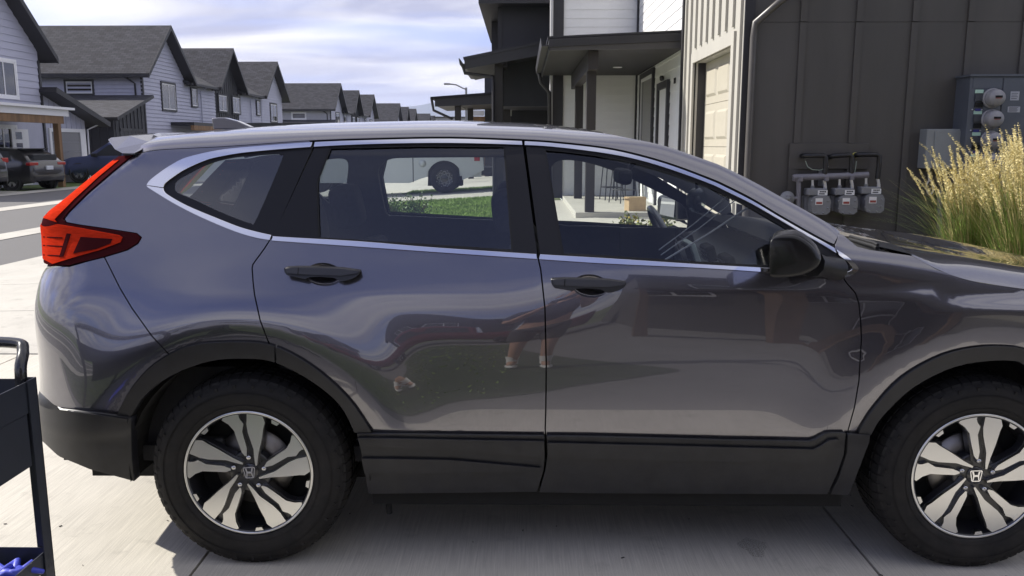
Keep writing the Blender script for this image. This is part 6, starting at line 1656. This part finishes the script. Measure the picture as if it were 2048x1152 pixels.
MB().lathe([(.255, .02), (.24, .005), (.22, .05), (.09, .02), (0, .015)], 32).build('rim', mat('rim_gloss_black', (.012, .012, .013), rough=.25, coat=.5), wl)
for k in range(8):
    a = 2 * PI * k / 8; MB().lathe([(.042, .0), (.05, -.004), (.05, .01)], 12, Matrix.Translation((.155 * math.cos(a), 0, .155 * math.sin(a)))).build('rim_ring', mat('rim_steel', (.35, .35, .36), rough=.3, metal=.8), wl)
    MB().lathe([(0, -.006), (.012, -.004), (.012, .01)], 8, Matrix.Translation((.232 * math.cos(a + .4), 0, .232 * math.sin(a + .4)))).build('rim_bolt', mat('rim_steel', (.35, .35, .36)), wl)
for xx, yy in ((wc.x, yt + 1.6), (wc.x - 3.6, yt + .05), (wc.x - 3.6, yt + 1.6)):
    MB().lathe([(0, .0), (.25, 0), (.38, -.005), (.41, .03), (.41, .25), (.3, .28)], 32).build('wheel', TYRE, pk, loc=(xx, yy, wc.z))

# ================================================================== utility cart in the foreground
ct = thing('utility_cart', 'dark steel utility cart at the lower left in front of the SUV rear bumper', 'cart')
CM = mat('cart_paint', (.028, .032, .043), rough=.45, var=.15, vscale=6, bump=.1, bscale=400, bdist=.0006)
cx0 = -.436; cyb = -.49; cyf = -1.15; cxl = -1.05
pw = .045
for (x, y) in ((cx0, cyb), (cx0, cyf), (cxl, cyb), (cxl, cyf)):
    sx = -1 if x == cx0 else 1; sy = -1 if y == cyb else 1
    m_ = MB(); m_.box(min(x, x + sx * .004), max(x, x + sx * .004), min(y, y + sy * pw), max(y, y + sy * pw), .10, .872); m_.box(min(x, x + sx * pw), max(x, x + sx * pw), min(y, y + sy * .004), max(y, y + sy * .004), .10, .872)
    m_.build('post', CM, ct)
    for zz in (.855, .825, .315, .285): MB().lathe([(0, -.006), (.006, -.005), (.008, 0)], 10, Matrix.Translation((x - sx * .0005, y + sy * pw * .5, zz)) @ Matrix.Rotation(R(-90) * -sx, 4, 'Z')).build('bolt', mat('bolt_black', (.012, .012, .013), rough=.4), ct)
    MB().tube([(x + sx * .03, y + sy * .03, .10), (x + sx * .03, y + sy * .03, .075)], .012, 8).build('caster_stem', GALV, ct)
    MB().lathe([(0, -.014), (.04, -.014), (.045, -.008), (.045, .008), (.04, .014), (0, .014)], 20, Matrix.Translation((x + sx * .03, y + sy * .03, .045))).build('caster', RUBB, ct)
def tray(z0_, z1_, deep=None, name='tray'):
    m_ = MB(); x0, x1, y0, y1 = cxl + .006, cx0 - .006, cyf + .006, cyb - .006
    m_.box(x0, x1, y0, y1, z0_, z0_ + .004)
    for (a, b, c, d) in ((x1 - .003, x1, y0, y1), (x0, x0 + .003, y0, y1), (x0, x1, y0, y0 + .003), (x0, x1, y1 - .003, y1)): m_.box(a, b, c, d, z0_ + .004, z1_)
    return m_.build(name, CM, ct)
tray(.775, .868); tray(.275, .335)
MB().box(cxl + .05, cx0 - .008, cyf + .05, cyb - .05, .615, .773).build('drawer_box', CM, ct)
hnd = MB(); hnd.tube(catmull([(cx0 - .035, cyb - .02, .80), (cx0 - .035, cyb - .015, .90), (cx0 - .05, cyb + .03, .945), (cx0 - .09, cyb + .055, .962), (cx0 - .30, cyb + .06, .965), (cxl + .09, cyb + .055, .962), (cxl + .05, cyb + .03, .945), (cxl + .035, cyb - .015, .90), (cxl + .035, cyb - .02, .80)], 6), .0165, 12); hnd.build('handle', mat('handle_tube_black', (.012, .012, .014), rough=.25, coat=.4), ct)
gl_ = thing('blue_gloves', 'crumpled blue nitrile gloves lying on the lower shelf of the cart', 'gloves', (cx0 - .10, cyb - .12, .281))
r_ = np.random.RandomState(4); GM = mat('nitrile_blue', (.06, .08, .55), rough=.45)
for k in range(2):
    bm = bmesh.new(); bmesh.ops.create_icosphere(bm, subdivisions=3, radius=1)
    for v in bm.verts:
        n_ = v.co.normalized(); s_ = 1 + .28 * math.sin(7 * n_.x + k) * math.cos(6 * n_.y + 2 * k) + .16 * math.sin(13 * n_.z + 5 * n_.x); v.co = Vector((n_.x * .055 * s_, n_.y * .045 * s_, max(-.0, n_.z) * .03 * s_))
    g1 = MB().bm(bm, Matrix.Translation((-.03 + .06 * k, .02 * k, 0)), True)
    for q in range(4):
        a = .9 * q - 1 + k; g1.tube([(-.03 + .06 * k + .03 * math.cos(a), .02 * k + .03 * math.sin(a), .015), (-.03 + .06 * k + .06 * math.cos(a), .02 * k + .055 * math.sin(a), .03), (-.03 + .06 * k + .085 * math.cos(a + .3), .02 * k + .075 * math.sin(a + .3), .012)], [.012, .010, .007], 8)
    g1.build('glove', GM, gl_)

r_ = np.random.RandomState(9); db = MB()
for _ in range(45):
    x, y = r_.uniform(-1.6, 2.9), r_.uniform(-.25, 1.0); s_ = r_.uniform(.0015, .005); a = r_.uniform(0, PI)
    db.bar((x - math.cos(a) * s_ * 1.6, y - math.sin(a) * s_ * 1.6, .0015 + s_ * .2), (x + math.cos(a) * s_ * 1.6, y + math.sin(a) * s_ * 1.6, .0015 + s_ * .2), s_, s_ * .5)
tag(db.build('grit', mat('grit_dark', (.05, .045, .04), rough=.9)), 'tiny dark grit scattered on the driveway concrete', 'grit', kind='stuff')

ob = G(1506, 1096); r_ = random.Random(2); sm_m = bpy.data.materials.new('oil_stain'); sm_m.use_nodes = True
_t = sm_m.node_tree; _bs = _t.nodes['Principled BSDF']; _bs.inputs['Base Color'].default_value = (.16, .155, .145, 1); _bs.inputs['Roughness'].default_value = .8
_nn = _t.nodes.new('ShaderNodeTexNoise'); _nn.inputs['Scale'].default_value = 28; _nn.inputs['Detail'].default_value = 6; _mr = _t.nodes.new('ShaderNodeMapRange'); _mr.inputs[1].default_value = .4; _mr.inputs[2].default_value = .75; _mr.inputs[4].default_value = .6
_t.links.new(_nn.outputs['Fac'], _mr.inputs[0]); _t.links.new(_mr.outputs[0], _bs.inputs['Alpha'])
st2 = MB(); st2.add([(ob.x + .05 * math.cos(a_) * (1 + .25 * math.sin(3 * a_) + r_.uniform(-.1, .1)), ob.y + .075 * math.sin(a_) * (1 + r_.uniform(-.12, .12)), .004) for a_ in [2 * PI * k / 26 for k in range(26)]], [tuple(range(26))])
st2.build('oil_stain', sm_m, dw)
# ================================================================== what stands behind the camera (mirrored in the paint)
RED = (.14, .02, .022)
pick = [(-2.75, .5, .95, .95), (-2.7, .45, 1.1, 1.12), (-.95, .42, 1.1, 1.12), (-.9, .42, 1.1, 1.75), (-.2, .42, 1.1, 1.85), (.75, .42, 1.1, 1.8), (1.45, .42, 1.12, 1.15), (2.4, .45, 1.08, 1.1), (2.65, .5, .9, .9)]
vehicle('red_pickup', 'red pickup truck parked behind the camera, mirrored in the rear door', (-.9, -14.4, -.03), R(180), RED, 5.4, 1.95, pick, [[(-.8, 1.15), (-.05, 1.15), (-.05, 1.68), (-.75, 1.66)], [(.02, 1.15), (1.15, 1.16), (.7, 1.68), (.02, 1.7)]], (-1.7, 1.75), wr=.40, cat='truck', metal=.2)
bh = thing('brown_house', 'brown town house with timber porch behind the camera, mirrored in the front door', 'house')
MB().box(2.6, 14, -20, -9.2, -.1, 6.0).build('wall', DARKW, bh)
MB().box(2.3, 14.3, -20.3, -8.9, 6.0, 6.25).build('eave', TRIMD, bh)
MB().box(2.3, 6.2, -9.2, -7.2, 2.75, 2.95).build('porch_roof', TRIMD, bh)
for x_ in (2.45, 4.2, 5.9): MB().box(x_ - .11, x_ + .11, -7.5, -7.28, -.05, 2.75).build('porch_post', mat('timber_behind', (.10, .06, .035), rough=.7, var=.3, vscale=5), bh)
MB().box(2.4, 6.1, -7.5, -7.3, 2.5, 2.75).build('porch_beam', mat('timber_behind', (.10, .06, .035)), bh)
window(bh, 3.3, -9.19, .9, 2.2, 1.2, PI); window(bh, 5.2, -9.19, .9, 2.2, 1.2, PI); window(bh, 4.5, -9.19, 3.6, 4.9, 1.4, PI)
MB().box(7.0, 9.6, -9.19, -9.1, 0, 2.2).build('garage_door', GDM, bh)
for k, (x_, m_, lb) in enumerate(((-16, LAV, 'pale gabled house far behind the camera, left of the darker one'), (-5, DARKW2, 'dark gabled house far behind the camera, right of the pale one'))):
    h_ = thing('gabled_house', lb, 'house')
    MB().prism([(x_ - 4.5, -.2), (x_ + 4.5, -.2), (x_ + 4.5, 5), (x_, 8), (x_ - 4.5, 5)], -48, -40).build('wall', m_, h_)
    roof_plane('roof', (x_ - 5, -39.5, 4.8), (x_ - 5, -48.5, 4.8), (x_, -48.5, 8.2), (x_, -39.5, 8.2), SHIN, h_); roof_plane('roof', (x_ + 5, -48.5, 4.8), (x_ + 5, -39.5, 4.8), (x_, -39.5, 8.2), (x_, -48.5, 8.2), SHIN, h_)
    window(h_, x_ - 1.8, -39.99, 3.2, 4.5, 1.5, PI); window(h_, x_ + 1.8, -39.99, 3.2, 4.5, 1.5, PI)
tag(grass_blades('garden_grass', [(-4.5, .9, -11, -1.6, 3500)], 0, .05, seed=5), 'short green lawn grass behind the camera', 'grass', kind='stuff')
# --- person holding the phone
def skinned(name, joints, edges, m, parent, root=0, sub=2):
    me = bpy.data.meshes.new(name); me.from_pydata([j[0] for j in joints], edges, []); me.update()
    o = link(name, me, m, parent)
    o.modifiers.new('skin', 'SKIN'); 
    for i, j in enumerate(joints):
        r_ = j[1]; v = me.skin_vertices[0].data[i]; v.radius = (r_, r_) if not isinstance(r_, tuple) else r_; v.use_root = (i == root)
    s_ = o.modifiers.new('sub', 'SUBSURF'); s_.levels = s_.render_levels = sub
    o.modifiers['skin'].use_smooth_shade = True
    return o
SKIN = mat('skin', (.46, .27, .19), rough=.55); SHIRT = mat('shirt_navy', (.05, .055, .09), rough=.9); SHORT = mat('shorts_dark', (.045, .045, .05), rough=.9); SOCK = mat('sock_white', (.72, .72, .70), rough=.8); SHOE = mat('shoe_white', (.62, .62, .60), rough=.6); HAIR = mat('hair_brown', (.05, .03, .02), rough=.7)
def person(label, x, y, phone=True):
    t = thing('person', label, 'person', (x, y, 0))
    J = [((0, -.06, .98), (.15, .11)), ((0, -.06, 1.18), (.14, .10)), ((0, -.07, 1.38), (.17, .11)), ((0, -.06, 1.50), (.07, .07)), ((0, -.03, 1.58), (.06, .06)), ((0, -.01, 1.70), (.085, .10)), ((0, -.01, 1.80), (.07, .085)),
         ((.10, -.06, .92), .095), ((.11, -.03, .52), .06), ((.115, -.07, .12), .042), ((.12, .06, .05), (.042, .035)), ((-.10, -.06, .92), .095), ((-.12, -.03, .52), .06), ((-.14, -.08, .12), .042), ((-.16, .05, .05), (.042, .035)),
         ((.19, -.06, 1.42), .06), ((.23, .0, 1.16), .047), ((.12, .17, 1.40), .036), ((-.19, -.06, 1.42), .06), ((-.24, .0, 1.16), .047), ((-.12, .17, 1.40), .036)]
    E_ = [(0, 1), (1, 2), (2, 3), (3, 4), (4, 5), (5, 6), (0, 7), (7, 8), (8, 9), (9, 10), (0, 11), (11, 12), (12, 13), (13, 14), (2, 15), (15, 16), (16, 17), (2, 18), (18, 19), (19, 20)]
    skinned('body', J, E_, SKIN, t)
    skinned('shirt', [((0, -.06, 1.0), (.165, .125)), ((0, -.06, 1.18), (.155, .115)), ((0, -.07, 1.38), (.185, .125)), ((0, -.06, 1.48), (.085, .085)), ((.19, -.06, 1.42), .075), ((.225, -.01, 1.22), .065), ((-.19, -.06, 1.42), .075), ((-.235, -.01, 1.22), .065)], [(0, 1), (1, 2), (2, 3), (2, 4), (4, 5), (2, 6), (6, 7)], SHIRT, t)
    skinned('shorts', [((0, -.06, 1.0), (.165, .125)), ((.105, -.06, .90), .115), ((.11, -.04, .60), .095), ((-.105, -.06, .90), .115), ((-.12, -.04, .60), .095)], [(0, 1), (1, 2), (0, 3), (3, 4)], SHORT, t)
    for sx, ax, ay in ((1, .115, -.07), (-1, -.14, -.08)):
        MB().tube([(ax, ay, .08), (ax, ay - .0, .16), (ax, ay + .005, .26)], [.046, .047, .056], 12).build('sock', SOCK, t)
        bm = bmesh.new(); bmesh.ops.create_icosphere(bm, subdivisions=3, radius=1)
        for v in bm.verts: v.co = Vector((v.co.x * .052 + ax + sx * .008, v.co.y * .145 + ay + .06, max(0, v.co.z * .5 + .45) * .085 * (1 - .3 * max(0, v.co.y))))
        MB().bm(bm, None, True).build('shoe', SHOE, t)
    bm = bmesh.new(); bmesh.ops.create_icosphere(bm, subdivisions=3, radius=1)
    for v in bm.verts: v.co = Vector((v.co.x * .095, v.co.y * .112 - .025, v.co.z * .10 + 1.79 + (.0 if v.co.y < .3 else .03)))
    MB().bm(bm, None, True).build('hair', HAIR, t)
    fc = MB(); fc.tube([(0, .085, 1.72), (0, .112, 1.685), (0, .085, 1.675)], [.010, .017, .010], 8)
    fc.build('nose', SKIN, t)
    for sx in (-1, 1):
        MB().lathe([(0, -.012), (.012, -.008), (.014, 0)], 10, Matrix.Translation((sx * .036, .088, 1.725)) @ Matrix.Rotation(PI, 4, 'Z')).build('eye', HAIR, t)
        MB().lathe([(0, -.02), (.022, -.014), (.026, .0), (.015, .012)], 10, Matrix.Translation((sx * .098, .0, 1.70)) @ Matrix.Rotation(sx * R(90), 4, 'Z')).build('ear', SKIN, t)
        px_, py_, pz_ = sx * .12, .17, 1.40
        hd = MB(); hd.tube([(px_, py_, pz_), (px_ - sx * .035, py_ + .05, pz_ + .045), (px_ - sx * .05, py_ + .075, pz_ + .08)], [.034, .038, .030], 10)
        for f_ in range(4): hd.tube([(px_ - sx * (.045 + .004 * f_), py_ + .07, pz_ + .06 + f_ * .017), (px_ - sx * .065, py_ + .10, pz_ + .07 + f_ * .018), (px_ - sx * .035, py_ + .115, pz_ + .075 + f_ * .018)], [.010, .0095, .008 - .0006 * f_], 7)
        hd.tube([(px_ - sx * .03, py_ + .04, pz_ + .07), (px_ - sx * .055, py_ + .05, pz_ + .10), (px_ - sx * .05, py_ + .065, pz_ + .125)], [.012, .011, .008], 7)
        hd.build('hand', SKIN, t)
    return t
person('photographer in dark shorts and white shoes, mirrored in the doors', CAM.x + .05, CAM.y - .40)
ph = thing('phone', 'dark phone held up by the photographer', 'phone', (CAM.x + .03, CAM.y - .06, CAM.z - .03)); MB().bevbox(-.075, .075, -.004, .004, -.036, .036, .003).build('case', BLK, ph)
